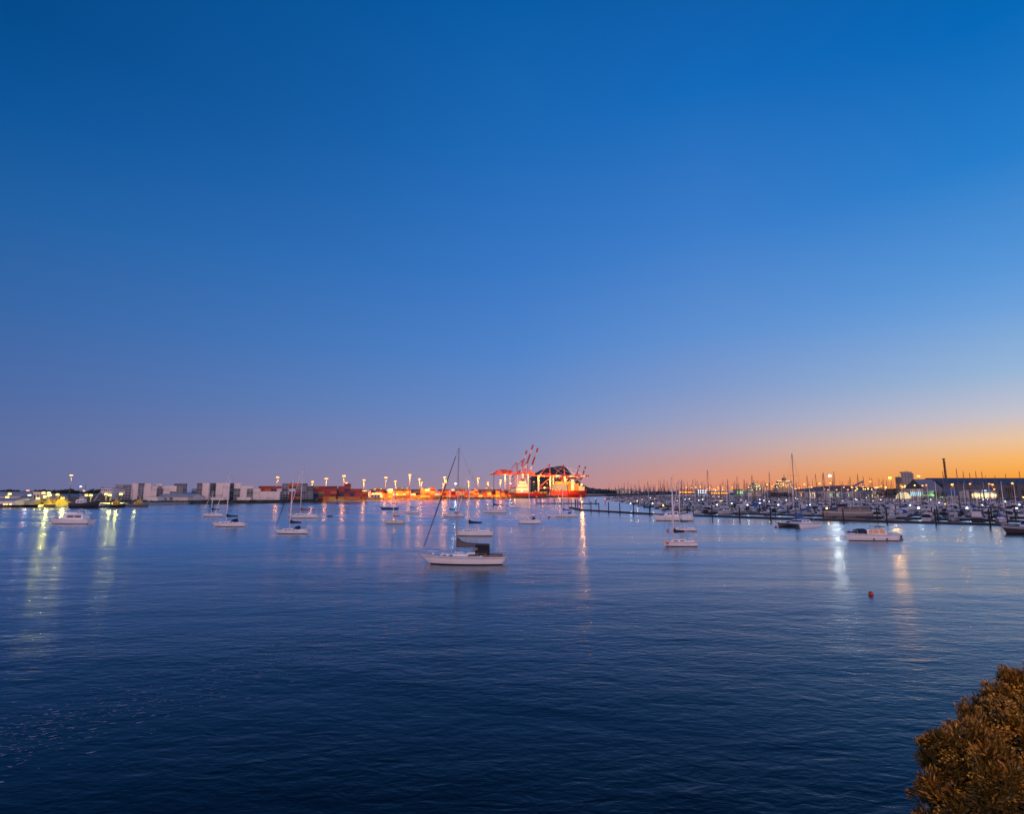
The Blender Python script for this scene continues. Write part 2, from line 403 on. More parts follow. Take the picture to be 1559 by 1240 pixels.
def dodger(parent, x0, x1, w, z, h, mat, name='spray_hood'):
    secs = []
    for t, hh, ww in ((0, .98, 1.0), (.35, 1., .98), (.75, .78, .92), (1, .05, .85)):
        x = x0 + (x1 - x0) * t; q = w * ww / 2
        secs.append([(x, -q, z), (x, -q * .97, z + h * hh * .6), (x, -q * .7, z + h * hh * .95), (x, 0, z + h * hh * 1.02), (x, q * .7, z + h * hh * .95), (x, q * .97, z + h * hh * .6), (x, q, z)])
    return MB().loft(secs, caps=(True, True)).build(name, mat, parent)
def outboard(parent, x, z):
    mb = MB().box((x, 0, z + .28), (.34, .3, .42), top=(.8, .8)).box((x - .02, 0, z - .2), (.14, .12, .56))
    return mb.build('outboard_motor', black, parent)

def yacht(label, pl, pr, yw, mast_px, top_py, mh=white, ms=None, mb=boot, cover=navy, furl=white, hood=None, yaw=0, beam=.29, fb=.095, cab=(.22, .66), wins=3, boomf=.36, mm=alu, bulky=1., stern=.7, ob=False, spreaders=1, aft=None, rake=.10, name='sailing_yacht', cabc=white, covh=.5, motor=False):
    g = G((pl + pr) / 2, yw); D = g.y
    Ln = (pr - pl) * mpp(D) / math.cos(R(yaw)); B = Ln * beam; Fb = Ln * fb
    o = thing(name, label, 'yacht', (g.x, g.y + B * .38, 0), PI + R(yaw), 'boats on swing moorings')
    zd = hull(o, Ln, B, Fb, mh, ms, mb, stern=stern, rake=rake)
    x1 = Ln / 2 - cab[0] * Ln; x0 = Ln / 2 - cab[1] * Ln; zc = zd((x0 + x1) / 2) - .02
    hc = .055 * Ln * bulky
    wl = []
    for k in range(wins):
        a = x0 + (x1 - x0) * (.08 + .8 * k / wins); wl.append((a, a + (x1 - x0) * .62 / wins, .28, .66))
    cabin(o, x0, x1, B * .62, B * .40, zc, hc * 1.1, hc * .75, cabc, wl, fs=.25, aslope=.05)
    MB().box((x0 - .13 * Ln, 0, zc + .14), (.24 * Ln, B * .56, .28), top=(.97, .9)).build('cockpit_coaming', cabc, o)
    top = W(mast_px, top_py, D).z
    xm = Ln / 2 - ((mast_px - pl) / (pr - pl)) * Ln if False else None
    return o, Ln, B, Fb, zd, zc, hc, x0, x1, top, D
def std(label, pl, pr, yw, mf, mpx, tpy, **k):
    kk = dict(k); cover = kk.pop('cover', navy); furl = kk.pop('furl', None); hood = kk.pop('hood', None); boomf = kk.pop('boomf', .36); mm = kk.pop('mm', alupale)
    ob = kk.pop('ob', False); sp = kk.pop('spreaders', 1); covh = kk.pop('covh', .5); rr = kk.pop('r', .155); mast = kk.pop('mast', True)
    o, Ln, B, Fb, zd, zc, hc, x0, x1, top, D = yacht(label, pl, pr, yw, mpx, tpy, **kk)
    xm = Ln / 2 - mf * Ln
    zm = zc + (hc if x0 < xm < x1 else 0)
    if mast: rig(o, Ln, B, xm, zm, top, zd(Ln / 2) + .1, mm, furl, sp, rr, boomL=boomf * Ln, cover=cover, covh=covh)
    rail(o, Ln, B, zd(Ln * .42), (Ln * .34, Ln * .44, Ln * .5), (.55, .3, .04), 'pulpit')
    rail(o, Ln, B, zd(-Ln * .4), (-Ln * .32, -Ln * .42, -Ln * .49), (.86, .80, .68), 'pushpit')
    if hood: dodger(o, x0 - .06 * Ln, x0 + .09 * Ln, B * .6, zc + hc * .5, hc * 1.3 + .25, hood)
    if ob: outboard(o, -Ln / 2 - .12, Fb * .8)
    return o, Ln, B, Fb, zd, zc, hc, x0, x1, top

# the large white yacht closest to the camera, built by hand from its photograph
g = G(705.5, 861); D = g.y; Ln = 133.5 * mpp(D); B = 3.5; Fb = 1.12
o = thing('sailing_yacht', 'largest white sailing yacht, with brown sail cover and black cockpit tent, closest to the camera', 'yacht', (g.x, g.y + 1.3, 0), PI - R(3), 'boats on swing moorings')
stripe = paint('grey cove stripe', (.20, .17, .20), .4, .1)
zd = hull(o, Ln, B, Fb, white, stripe, boot, stern=.58, rake=.115, srake=.07, sheer=.22, n=22)
zc = zd(0) - .02
cabin(o, -.02 * Ln, .285 * Ln, 2.0, 1.35, zc, .50, .36, white, ((.125 * Ln, .165 * Ln, .30, .74), (.205 * Ln, .245 * Ln, .30, .74)), fs=.3, aslope=0)
cabin(o, -.215 * Ln, -.005 * Ln, 2.15, 2.0, zc, .74, .62, white, ((-.195 * Ln, -.04 * Ln, .18, .66),), fs=.45, aslope=.15, name='doghouse')
MB().box((.24 * Ln, 0, zc + .44), (.5, .55, .14)).build('deck_hatch', deckm, o)
MB().box((.06 * Ln, 0, zc + .62), (1.3, .6, .12)).build('life_raft', white, o)
MB().box((-.33 * Ln, 0, zc + .16), (.22 * Ln, 1.9, .32), top=(.97, .92)).build('cockpit_coaming', wood, o)
top = W(697.5, 681.5, D).z; xm = .092 * Ln
rig(o, Ln, B, xm, zc + .42, top, zd(Ln / 2) + .12, paint('mauve mast paint', (.50, .42, .45), .4, .06, 2), paint('charcoal furled sail', (.06, .055, .065), .8, .2, 3), 2, .125, boomL=.40 * Ln, cover=brownc, boomz=1.05, covh=.62)
# black tent between boom and coaming
secs = []
for x, w, hh in ((-.285 * Ln, 1.35, 1.72), (-.20 * Ln, 1.5, 1.80), (-.13 * Ln, 1.35, 1.72)):
    sl_ = (.10 if x < -.2 * Ln else -.25)
    secs.append([(x, -w * .75, zc + .25), (x, -w * .62, zc + 1.0), (x, -.22, zc + hh), (x, .22, zc + hh), (x, w * .62, zc + 1.0), (x, w * .75, zc + .25)])
MB().loft(secs, caps=(True, True), smooth=False).build('cockpit_tent', black, o)
dodger(o, -.16 * Ln, -.085 * Ln, 1.7, zc + .62, .75, paint('grey spray hood', (.22, .22, .25), .7, .15, 4))
rail(o, Ln, B, zd(.4 * Ln), (.30 * Ln, .40 * Ln, .49 * Ln), (.62, .40, .05), 'pulpit', .66)
rail(o, Ln, B, zd(-.4 * Ln), (-.26 * Ln, -.37 * Ln, -.485 * Ln), (.92, .84, .6), 'pushpit', .66)
for s in (-1, 1):
    mb = MB()
    for k in range(7):
        x = -.24 * Ln + .08 * Ln * k; hw = .48 * B * (1 - max(0, (x / Ln - .05) / .45) ** 2.2)
        mb.tube((x, s * hw, zd(x)), (x, s * hw, zd(x) + .62), .016, .016, 4)
        if k < 6:
            x2 = x + .08 * Ln; h2_ = .48 * B * (1 - max(0, (x2 / Ln - .05) / .45) ** 2.2)
            mb.tube((x, s * hw, zd(x) + .6), (x2, s * h2_, zd(x2) + .6), .008, .008, 4)
    mb.build('guard_rail', steel, o)
for dx in (-.375, -.42, -.455):
    MB().tube((dx * Ln, -.9, zc + .1), (dx * Ln, -.9, zc + 1.15), .03, .03, 5).tube((dx * Ln - .25, -.9, zc + 1.15), (dx * Ln + .25, -.9, zc + 1.12), .03, .03, 5).build('stern_gantry', steel, o)
MB().tube((-.46 * Ln, -.4, zc), (-.46 * Ln, -.4, zc + 2.6), .015, .01, 5).build('flagstaff', steel, o)
MB().tube((.5 * Ln - .1, 0, zd(.5 * Ln)), (.5 * Ln + .35, 0, zd(.5 * Ln) - .02), .07, .06, 6).build('bowsprit', steel, o)
MB().tube((.5 * Ln + .3, 0, zd(.5 * Ln) - .1), (.5 * Ln + 1.1, 0, -.1), .02, .02, 5).build('mooring_line', rope, o)
MB().ball((.36 * Ln, -.25, zd(.36 * Ln) + .2), .2).build('deck_fender', white, o)

# the other yachts on moorings
std('white yacht with navy sail cover on the far left of the yachts, partly behind another', 305, 339, 787, .42, 319.5, 748, furl=white, mm=alupale)
std('white yacht with dark navy boom cover before the tallest pale container stack', 319, 372, 802.5, .41, 349, 717.5, furl=white, hood=navy)
std('white yacht with blue hood and a long black furled jib, below the red-covered yacht', 416, 468, 813.5, .43, 443, 728, furl=black, hood=navy, mb=paint('navy antifouling', (.015, .025, .08), .5))
o5 = std('white yacht with crimson boom cover before the colourful container stacks', 437, 484, 789.5, .375, 459, 710.5, cover=red, furl=alupale, wins=4, bulky=1.0)[0]
std('blue hulled yacht with bright blue stern gear moored beyond the cream yacht', 577, 606, 776, .65, 597.5, 742, mh=bluehull, cover=blue, furl=white, stern=.8)
std('small white yacht without a sail cover before the orange-lit embankment', 613.5, 638, 782, .4, 623.5, 748, cover=paint('grey sail cover', (.3, .3, .32), .8), wins=2)
std('small cream yacht with folded tan canvas, low hull, bow to the left', 584, 616, 798, .42, 597, 742, mh=cream, cover=paint('tan canvas', (.36, .24, .14), .8, .2, 5), wins=2, cabc=cream)
std('white yacht with turquoise sail cover behind the forestay of the largest yacht', 672, 707, 787.5, .33, 685, 745, ms=navy, cover=teal, furl=paint('blue furled sail', (.02, .10, .22), .8), wins=2, hood=navy)
o12 = std('white yacht with navy sail cover and row of cabin windows directly behind the largest yacht', 689, 750.5, 817, .38, 713, 711, furl=white, wins=5, bulky=1.05, fb=.11, mb=boot)[0]
std('white yacht with dark grey bow and tall black mast, below the raised crane booms', 733, 772, 781.5, .46, 750, 719.5, ms=darkhull, mm=mastd, cover=black, wins=3, bulky=1.5, fb=.11)
std('small white sloop with a thin bare mast next to a pink buoy', 790, 824, 798, .45, 806, 751, cover=None, wins=2, hood=navy, bulky=1.25, fb=.13)
std('white yacht with blue sail cover and blue hood beside the end of the breakwater', 843, 880, 788, .38, 857.5, 733, cover=blue, hood=blue, furl=white, wins=4)
std('white yacht with teal boom cover between the launch and the red-striped yacht', 1022, 1062, 809.5, .38, 1036, 731, cover=teal, furl=white, wins=3, bulky=1.1)
o20 = std('white yacht with red stripe and orange emblem on its bow, navy boom cover', 1010, 1063, 833, .33, 1027, 727, ms=paint('red stripe', (.42, .04, .05), .4), cover=navy, wins=2, bulky=1.35, fb=.125, ob=False)
oo, Ln, B, Fb = o20[:4]
MB().tube((.37 * Ln, B * .415 * .62, Fb * .78), (.37 * Ln, B * .415 * .62 + .14, Fb * .84), .26, .26, 10).build('bow_emblem', glow('dull orange emblem', (.5, .1, .02), .0) if False else paint('orange emblem', (.6, .10, .02), .5), oo)
MB().tube((-.44 * Ln, B * .35, Fb), (-.44 * Ln, B * .35, Fb + 1.7), .05, .05, 5).tube((-.44 * Ln, -B * .35, Fb), (-.44 * Ln, -B * .35, Fb + 1.7), .05, .05, 5).beam((-.44 * Ln, -B * .35, Fb + 1.7), (-.44 * Ln, B * .35, Fb + 1.7), .09).build('stern_gantry', steel, oo)
# wind generator on the red-covered yacht
mb = MB().tube((-5.0, 0, .9), (-5.0, 0, 4.0), .04, .04, 5).beam((-5.5, 0, 4.0), (-4.6, 0, 4.0), .12)
mb.build('wind_generator', alu, o5)

def launch(label, pl, pr, yw, mh=white, ms=None, mb=boot, yaw=0, beam=.32, fb=.13, parts=None, name='motor_launch', group='boats on swing moorings', stern=.88, rake=.08, sheer=.35):
    g = G((pl + pr) / 2, yw); D = g.y; Ln = (pr - pl) * mpp(D) / math.cos(R(yaw)); B = Ln * beam; Fb = Ln * fb
    o = thing(name, label, 'motorboat', (g.x, g.y + B * .4, 0), PI + R(yaw), group)
    zd = hull(o, Ln, B, Fb, mh, ms, mb, stern=stern, rake=rake, sheer=sheer, m0=.45)
    return o, Ln, B, Fb, zd
# flybridge launch far left
o, Ln, B, Fb, zd = launch('white flybridge motor launch with radar arch, moored before the yellow-lit fishing wharf', 68, 134, 798.5, fb=.10, beam=.30, sheer=.5)
z = zd(0)
cabin(o, -.36 * Ln, .20 * Ln, B * .74, B * .55, z - .05, .105 * Ln, .10 * Ln, white, ((-.32 * Ln, -.14 * Ln, .38, .86), (-.13 * Ln, .07 * Ln, .38, .86)), fs=1.6, aslope=.35, screen=True, name='saloon')
MB().box((-.16 * Ln, 0, z + .113 * Ln), (.44 * Ln, B * .74, .016 * Ln), top=(.97, .96)).build('flybridge_floor', white, o)
cabin(o, -.20 * Ln, .06 * Ln, B * .62, B * .5, z + .122 * Ln, .038 * Ln, .045 * Ln, white, (), fs=.5, name='flybridge')
mb = MB()
for s in (-1, 1): mb.beam((-.30 * Ln, s * B * .33, z + .12 * Ln), (-.22 * Ln, s * B * .30, z + .21 * Ln), .22, 0, .12)
mb.beam((-.22 * Ln, -B * .31, z + .21 * Ln), (-.22 * Ln, B * .31, z + .21 * Ln), .25, 0, .14); mb.build('radar_arch', white, o)
MB().ball((-.22 * Ln, 0, z + .235 * Ln), .3, sz=.5).build('radar_dome', white, o)
MB().tube((-.20 * Ln, .5, z + .21 * Ln), (-.17 * Ln, .5, z + .36 * Ln), .03, .015, 5).build('antenna', rope, o)
rail(o, Ln, B, zd(.4 * Ln), (.2 * Ln, .36 * Ln, .48 * Ln), (.85, .6, .1), 'bow_rail', .55)
# stepped launch beside the breakwater
o, Ln, B, Fb, zd = launch('white motor launch with long canvas-covered aft deck, moored close to the breakwater', 996, 1056, 793.5, fb=.105, beam=.29, sheer=.4)
z = zd(0)
cabin(o, -.13 * Ln, .26 * Ln, B * .74, B * .6, z - .1, .13 * Ln, .095 * Ln, white, ((-.11 * Ln, -.02 * Ln, .42, .86), (0, .09 * Ln, .42, .86), (.10 * Ln, .17 * Ln, .42, .86)), fs=1.0, aslope=.1, screen=True, glassm=skyglass, name='wheelhouse')
MB().box((.0 * Ln, 0, z + .137 * Ln), (.30 * Ln, B * .66, .1)).build('cabin_roof', paint('peach roof', (.6, .42, .33), .5), o)
dodger(o, -.48 * Ln, -.14 * Ln, B * .86, z - .25, .085 * Ln, paint('white canvas', (.7, .68, .66), .8, .1, 3), 'aft_cover')
rail(o, Ln, B, zd(.4 * Ln), (.2 * Ln, .36 * Ln, .48 * Ln), (.85, .6, .1), 'bow_rail', .55)
# launch whose clear curtains have the sunset reflection painted in as amber
o, Ln, B, Fb, zd = launch('white motor launch with sunset-painted side curtains and a blue windscreen cover, before the breakwater', 1293, 1371, 824.5, fb=.125, beam=.33, ms=paint('grey rubbing strake', (.3, .28, .3), .5), sheer=.22)
z = zd(0)
cabin(o, -.27 * Ln, .30 * Ln, B * .74, B * .52, z - .1, .115 * Ln, .095 * Ln, white, ((-.25 * Ln, -.13 * Ln, .2, .9), (-.12 * Ln, .0 * Ln, .2, .9), (.01 * Ln, .10 * Ln, .2, .9)), fs=2.0, aslope=.6, glassm=sunsetc, wname='side_curtain', name='wheelhouse', screen=False)
dodger(o, .12 * Ln, .335 * Ln, B * .66, z + .02, .098 * Ln, navy, 'windscreen_cover')
dodger(o, .36 * Ln, .45 * Ln, B * .34, zd(.4 * Ln), .5, blue, 'bow_locker')
mb = MB()
for s in (-1, 1):
    mb.tube((-.25 * Ln, s * B * .25, z + .14 * Ln), (-.05 * Ln, s * B * .25, z + .14 * Ln), .04)
mb.box((-.15 * Ln, 0, z + .145 * Ln), (.19 * Ln, B * .5, .05)); mb.build('roof_rack', black, o)
for x in (-.24, -.16, -.06):
    MB().tube((x * Ln, B * .25, z + .09 * Ln), (x * Ln, B * .25, z + .14 * Ln), .04).tube((x * Ln, -B * .25, z + .09 * Ln), (x * Ln, -B * .25, z + .14 * Ln), .04).build('rack_leg', steel, o)
MB().box((-.53 * Ln, 0, .28), (.075 * Ln, B * .8, .1)).build('swim_platform', wood, o)
rail(o, Ln, B, zd(.45 * Ln), (.3 * Ln, .4 * Ln, .485 * Ln), (.6, .4, .1), 'bow_rail', .5)
for xx in (-.22, .03): MB().ball((xx * Ln, B * .49, .42), .14, sz=1.6).build('fender', navy, o)
# inflatable tender at its stern
g = G(1366, 821.5); o = thing('dinghy', 'small grey tender tied at the stern of the launch with sunset-painted curtains', 'dinghy', (g.x, g.y - .2, .0), PI)
secs = []
for k in range(9):
    t = k / 8 * PI; x = 1.15 - 1.3 * abs(math.cos(t)) ** 1.5 * 1.4; y = .62 * math.cos(t)
    secs.append([(x + .2 * math.cos(q) * (math.sin(t)), y + .2 * math.cos(q) * math.copysign(1, math.cos(t)) * abs(math.cos(t)), .2 + .2 * math.sin(q)) for q in [2 * PI * j / 8 for j in range(8)]])
MB().loft(secs, closed=True, caps=(True, True)).build('tube', greyhull, o)
MB().box((-.1, 0, .12), (1.5, .9, .06)).build('floor', deckm, o); outboard(o, -.8, .35)
# boat cut by the right edge
g = G(1580, 813); o, Ln, B, Fb, zd = launch('dark grey launch with white sheer, its bow nosing in from the right edge', 1535, 1622, 813.5, mh=paint('charcoal hull paint', (.055, .055, .065), .35, .12, 1), mb=darkhull, ms=white, fb=.10, beam=.3, sheer=.35)
cabin(o, -.3 * Ln, .12 * Ln, B * .7, B * .55, zd(0) - .1, .16 * Ln, .14 * Ln, white, ((-.2 * Ln, .0, .4, .85),), fs=.9, name='wheelhouse', screen=True)
rail(o, Ln, B, zd(.4 * Ln), (.2 * Ln, .36 * Ln, .48 * Ln), (.85, .6, .1), 'bow_rail', .55)
# small launches further out
for lb, pl, pr, yw in (('small white cabin cruiser moored below the raised crane booms', 775, 791, 773.5), ('tiny white launch anchored off the dark roofed shed', 554, 566, 764.3)):
    o, Ln, B, Fb, zd = launch(lb, pl, pr, yw, fb=.12)
    cabin(o, -.3 * Ln, .22 * Ln, B * .72, B * .55, zd(0) - .05, .15 * Ln, .12 * Ln, white, ((-.25 * Ln, .05 * Ln, .4, .85),), fs=.9, screen=True)
g = G(502, 787); o = thing('dinghy', 'small open dinghy floating alone astern of the red-covered yacht', 'dinghy', (g.x, g.y, 0), PI)
hull(o, 9 * mpp(g.y), 1.6, .5, greyhull, None, boot, stern=.8, n=8); MB().box((0, 0, .5), (.3, 1.3, .06)).build('thwart', wood, o)

# catamaran
g = G(1220, 804); D = g.y; yaw = 36; Ln = 53 * mpp(D) / math.cos(R(yaw)) * .93
o = thing('catamaran', 'white sailing catamaran with blue sail cover and very tall dark mast, before the breakwater', 'catamaran', (g.x + 1.0, g.y + 3.6, 0), PI + R(yaw), 'boats on swing moorings')
for s, mm in ((1, white), (-1, greyhull)):
    e = bpy.data.objects.new('float', None); COL.objects.link(e); e.parent = o; e.location = (0, s * 3.4, 0)
    hull(e, Ln, 1.9, 1.25, mm, navy if s > 0 else darkhull, boot if s < 0 else white, stern=.7, rake=.06, sheer=.12)
secs = []
MB().box((-.06 * Ln, 0, 1.22), (.5 * Ln, 5.4, .36), top=(.98, .98)).build('bridge_deck', white, o)
cabin(o, -.24 * Ln, .16 * Ln, 5.0, 4.0, 1.4, .85, .7, white, ((-.20 * Ln, -.05 * Ln, .3, .7), (-.02 * Ln, .10 * Ln, .3, .7)), fs=1.3, aslope=.3, screen=True)
MB().beam((.36 * Ln, -3.4, 1.3), (.36 * Ln, 3.4, 1.3), .22).build('cross_beam', alu, o)
MB().box((.29 * Ln, 0, 1.22), (.15 * Ln, 5.2, .05)).build('trampoline', navy, o)
MB().ball((.34 * Ln, -.9, 1.55), .6, sz=.6).build('folded_sail', blue, o)
top = W(1210, 689.5, D).z
rig(o, Ln, 6, .10 * Ln, 2.1, top, 1.3, paint('brown mast', (.14, .09, .08), .5, .1, 2), None, 2, .13, boomL=.42 * Ln, cover=blue, boomz=.75, covh=.85)
MB().tube((-.40 * Ln, 2.2, 1.2), (-.40 * Ln, 2.2, 3.0), .05).build('stern_gantry', steel, o)

# buoys
def buoy(label, px, py, r, mat, sz=1.):
    g = G(px, py); o = thing('mooring_buoy', label, 'buoy', (g.x, g.y, 0), 0, 'mooring buoys')
    MB().ball((0, 0, r * .35 * sz), r, 12, 8, 0, sz).build('float', mat, o)
    MB().tube((0, 0, r * 1.2 * sz), (0, 0, r * 1.6 * sz), r * .14).build('ring', steel, o)
rb = paint('red buoy plastic', (.42, .03, .02), .5, .2, 3); pb = paint('pink buoy plastic', (.55, .20, .20), .6, .15, 3)
buoy('red buoy floating alone on the open water beneath the launch with sunset-painted curtains', 1326, 907, .24, rb, 1.3)
buoy('pink buoy at the bow of the small sloop with a bare mast', 791, 799, .42, pb)
buoy('small black upright buoy ahead of the blue-hooded yacht', 836, 789, .34, black, 1.5)
buoy('orange-white buoy behind the bow of the yacht with the emblem', 1017, 809.5, .46, pb, 1.)
buoy('tiny white buoy off the bow of the flybridge launch', 40, 801, .28, white)
buoy('crimson buoy touching the bow of the catamaran', 1181.5, 804, .4, rb)
buoy('small red buoy between the far moored yachts and the terminal', 722, 768.5, .6, pb)

# ------------------------------------------------------------------ land
def noise_mat(name, cols, scale, rough=.95, bump=.4):
    m = bpy.data.materials.new(name); m.use_nodes = True; nt = m.node_tree; b = nt.nodes['Principled BSDF']
    tc = nt.nodes.new('ShaderNodeTexCoord'); n = nt.nodes.new('ShaderNodeTexNoise'); n.inputs['Scale'].default_value = scale; n.inputs['Detail'].default_value = 8
    nt.links.new(tc.outputs['Object'], n.inputs['Vector']); r = nt.nodes.new('ShaderNodeValToRGB'); cr = r.color_ramp
    for i, (p, c) in enumerate(cols):
        el = cr.elements[i] if i < 2 else cr.elements.new(p)
        el.position = p; el.color = (*c, 1)
    nt.links.new(n.outputs['Fac'], r.inputs[0]); nt.links.new(r.outputs[0], b.inputs['Base Color']); b.inputs['Roughness'].default_value = rough
    bp = nt.nodes.new('ShaderNodeBump'); bp.inputs['Strength'].default_value = bump; nt.links.new(n.outputs['Fac'], bp.inputs['Height']); nt.links.new(bp.outputs['Normal'], b.inputs['Normal'])
    return m
bankm = noise_mat('rock and scrub bank', [(.3, (.03, .035, .018)), (.5, (.07, .065, .04)), (.7, (.13, .115, .09))], .5)
scrubm = noise_mat('scrub', [(.3, (.018, .028, .010)), (.7, (.06, .07, .025))], .7)
leafd = noise_mat('dark foliage', [(.3, (.012, .02, .012)), (.7, (.045, .06, .03))], .4)
hillm = noise_mat('haze painted wooded hill', [(.3, (.030, .038, .034)), (.55, (.055, .062, .056)), (.75, (.085, .085, .07))], .012, 1, .8)  # foliage colour lightened to paint in the haze of distance
hillf = noise_mat('haze painted far hill', [(.3, (.13, .085, .085)), (.7, (.19, .12, .115))], .004, 1, .3)  # haze over the far hill is mixed into its base colour
GZ = 2.4
SHORE_W = [(-420, 300), (-330, 362), (-318, 420), (-311, 462), (-262, 476), (-215, 492), (-196, 560), (-186, 632), (-150, 680), (-92, 716), (-26, 758), (40, 850), (95, 985), (190, 1120)]
def land(name, shore, inland, mats, inset, z=GZ):
    # bank strip then flat top
    pts = [Vector((p[0], p[1], 0)) for p in shore]; inner = []
    for i, p in enumerate(pts):
        d = (pts[min(i + 1, len(pts) - 1)] - pts[max(i - 1, 0)]).normalized(); n = Vector((-d.y, d.x, 0)) * inset; inner.append(p + n)
    mb = MB(); k = len(mb.v)
    NS = 8
    def sub(a):
        out = []
        for i in range(len(a) - 1):
            for j in range(NS): out.append(a[i].lerp(a[i + 1], j / NS))
        return out + [a[-1]]
    so_, si_ = sub(pts), sub(inner); rows = []
    for f, zz in ((0, -1.2), (.35, .5), (.7, 1.5), (1, z)):
        rows.append([Vector((a.x + (b.x - a.x) * f + random.uniform(-.5, .5), a.y + (b.y - a.y) * f + random.uniform(-.5, .5), zz + (random.uniform(-.25, .25) if f < 1 else 0))) for a, b in zip(so_, si_)])
    mb.loft(rows, m=0)
    mb.build(name + '_bank', mats[0]); o = bpy.data.objects[name + '_bank']; kind(o, 'structure')
    top = rows[-1] + [Vector((p[0], p[1], z)) for p in inland]
    tb = MB(); tb.v = [tuple(p) for p in top]; tb.face(tuple(range(len(top)))); kind(tb.build(name + '_ground', mats[1]), 'structure')
    return so_, si_
so1, si1 = land('port', SHORE_W, [(800, 2200), (-3000, 2200), (-3000, 300)], (bankm, asphalt), 9)
SHORE_E = [(480, 2100), (505, 1700), (500, 1250), (505, 960), (520, 790), (528, 690), (545, 560), (620, 420)]
land('marina_shore', SHORE_E, [(2500, 420), (2500, 2100)], (bankm, asphalt), -9) if False else None
so2, si2 = land('marina_shore', SHORE_E[::-1], [(2600, 2100), (2600, 420)][0:0] or [(520, 2300), (3200, 2300), (3200, 420)], (bankm, asphalt), -9)
# far shore beyond the harbour mouth
land('far_shore', [(160, 1900), (330, 1760), (480, 1700), (700, 1700)], [(2000, 2600), (-200, 2600)], (bankm, concd), 10, 2.0)

# scrub along the port bank: a continuous mass of low growth
sb = MB()
def leafball(mb, c, r, n, s, sz=.8, m=0):
    for _ in range(n):
        d = Vector((random.gauss(0, 1), random.gauss(0, 1), random.gauss(0, 1))).normalized() * (r * random.uniform(.55, 1.05)); d.z *= sz
        p = Vector(c) + d; a = Vector((random.gauss(0, 1), random.gauss(0, 1), random.gauss(0, 1))).normalized() * s; b = a.orthogonal().normalized() * s * .7
        i = len(mb.v); mb.v += [tuple(p - a), tuple(p + b), tuple(p + a), tuple(p - b)]; mb.face((i, i + 1, i + 2, i + 3), m)
for a, b in zip(so1[24:86], si1[24:86]):
    for _ in range(5):
        p = a.lerp(b, random.uniform(.25, 1.1)); p = p + Vector((random.uniform(-4, 4), random.uniform(-4, 4), 0)); r = random.uniform(.5, 1.4)
        leafball(sb, (p.x, p.y, 1.6 + r * .4), r, 16, .45)
kind(sb.build('bank_scrub', scrubm), 'stuff')

# hills
def hill(name, pts, D, thick, mat, rough=4., n=90, label=None):
    xs = [W(p[0], p[1], D) for p in pts]; a, b = xs[0].x, xs[-1].x
    def hz(x):
        for p, q in zip(xs, xs[1:]):
            if p.x <= x <= q.x: return p.z + (q.z - p.z) * (x - p.x) / max(1e-6, q.x - p.x)
        return 0
    rng = random.Random(3); rows = []; J = 14
    jit = [[rng.uniform(-1, 1) for _ in range(n + 1)] for _ in range(J + 1)]
    for j in range(J + 1):
        f = j / J; prof = max(0, 1 - abs(2 * f - 1) ** 1.7)
        rows.append([(a + (b - a) * i / n, D + (f - .5) * thick, max(-3, hz(a + (b - a) * i / n) * prof - 3 * (1 - prof) + (jit[j][i] * rough * (1 if 0 < j < J else 0)) * (.3 if abs(f - .5) < .01 else 1))) for i in range(n + 1)])
    return kind(MB().loft(rows, m=0).build(name, mat), 'structure')
hill('mountain', [(790, 748), (797, 741), (802, 735.5), (807, 728), (812, 723.5), (818, 719), (826, 715), (833, 713), (842, 711.5), (847, 710.5), (852, 710), (857, 710), (862, 712.5), (865, 717), (869, 722), (874, 728), (879, 733), (886, 738), (894, 742.5), (905, 744.5), (918, 745.5), (930, 747), (948, 750)], 4300, 900, hillm, 5)
hill('hills', [(1150, 748), (1200, 746.5), (1235, 744), (1252, 741), (1268, 739.8), (1285, 739.5), (1300, 741), (1325, 743.5), (1360, 745), (1400, 744.5), (1430, 745), (1480, 745), (1560, 744), (1700, 742)], 7000, 1200, hillf, 3)
# ------------------------------------------------------------------ trees on the far shores
def tree(label, px, py, D, hpx, wpx, base=GZ, group='trees along the shores', n=26, leaf=None, name='tree', mat=None):
    s = mpp(D); x = W(px, py, D).x; h = W(px, py, D).z - base; r = wpx * s / 2; o = thing(name, label, 'tree', (x, D, base), random.uniform(0, 6), group)
    MB().tube((0, 0, -.3), (.1, 0, h * .45), h * .035, h * .02, 6).tube((.1, 0, h * .4), (r * .4, .2, h * .7), h * .02, h * .008, 5).tube((.1, 0, h * .4), (-r * .4, -.2, h * .65), h * .02, h * .008, 5).build('trunk', barkm, o)
    cb = MB()
    for _ in range(n):
        a = random.uniform(0, 2 * PI); q = r * math.sqrt(random.random()) * .8; zz = h * random.uniform(.35, .92); q *= math.sqrt(max(.05, 1 - ((zz / h - .55) / .5) ** 2))
        leafball(cb, (q * math.cos(a), q * math.sin(a), zz), r * .30, 18, r * .10)
    cb.build('crown', mat or leafd, o); return o
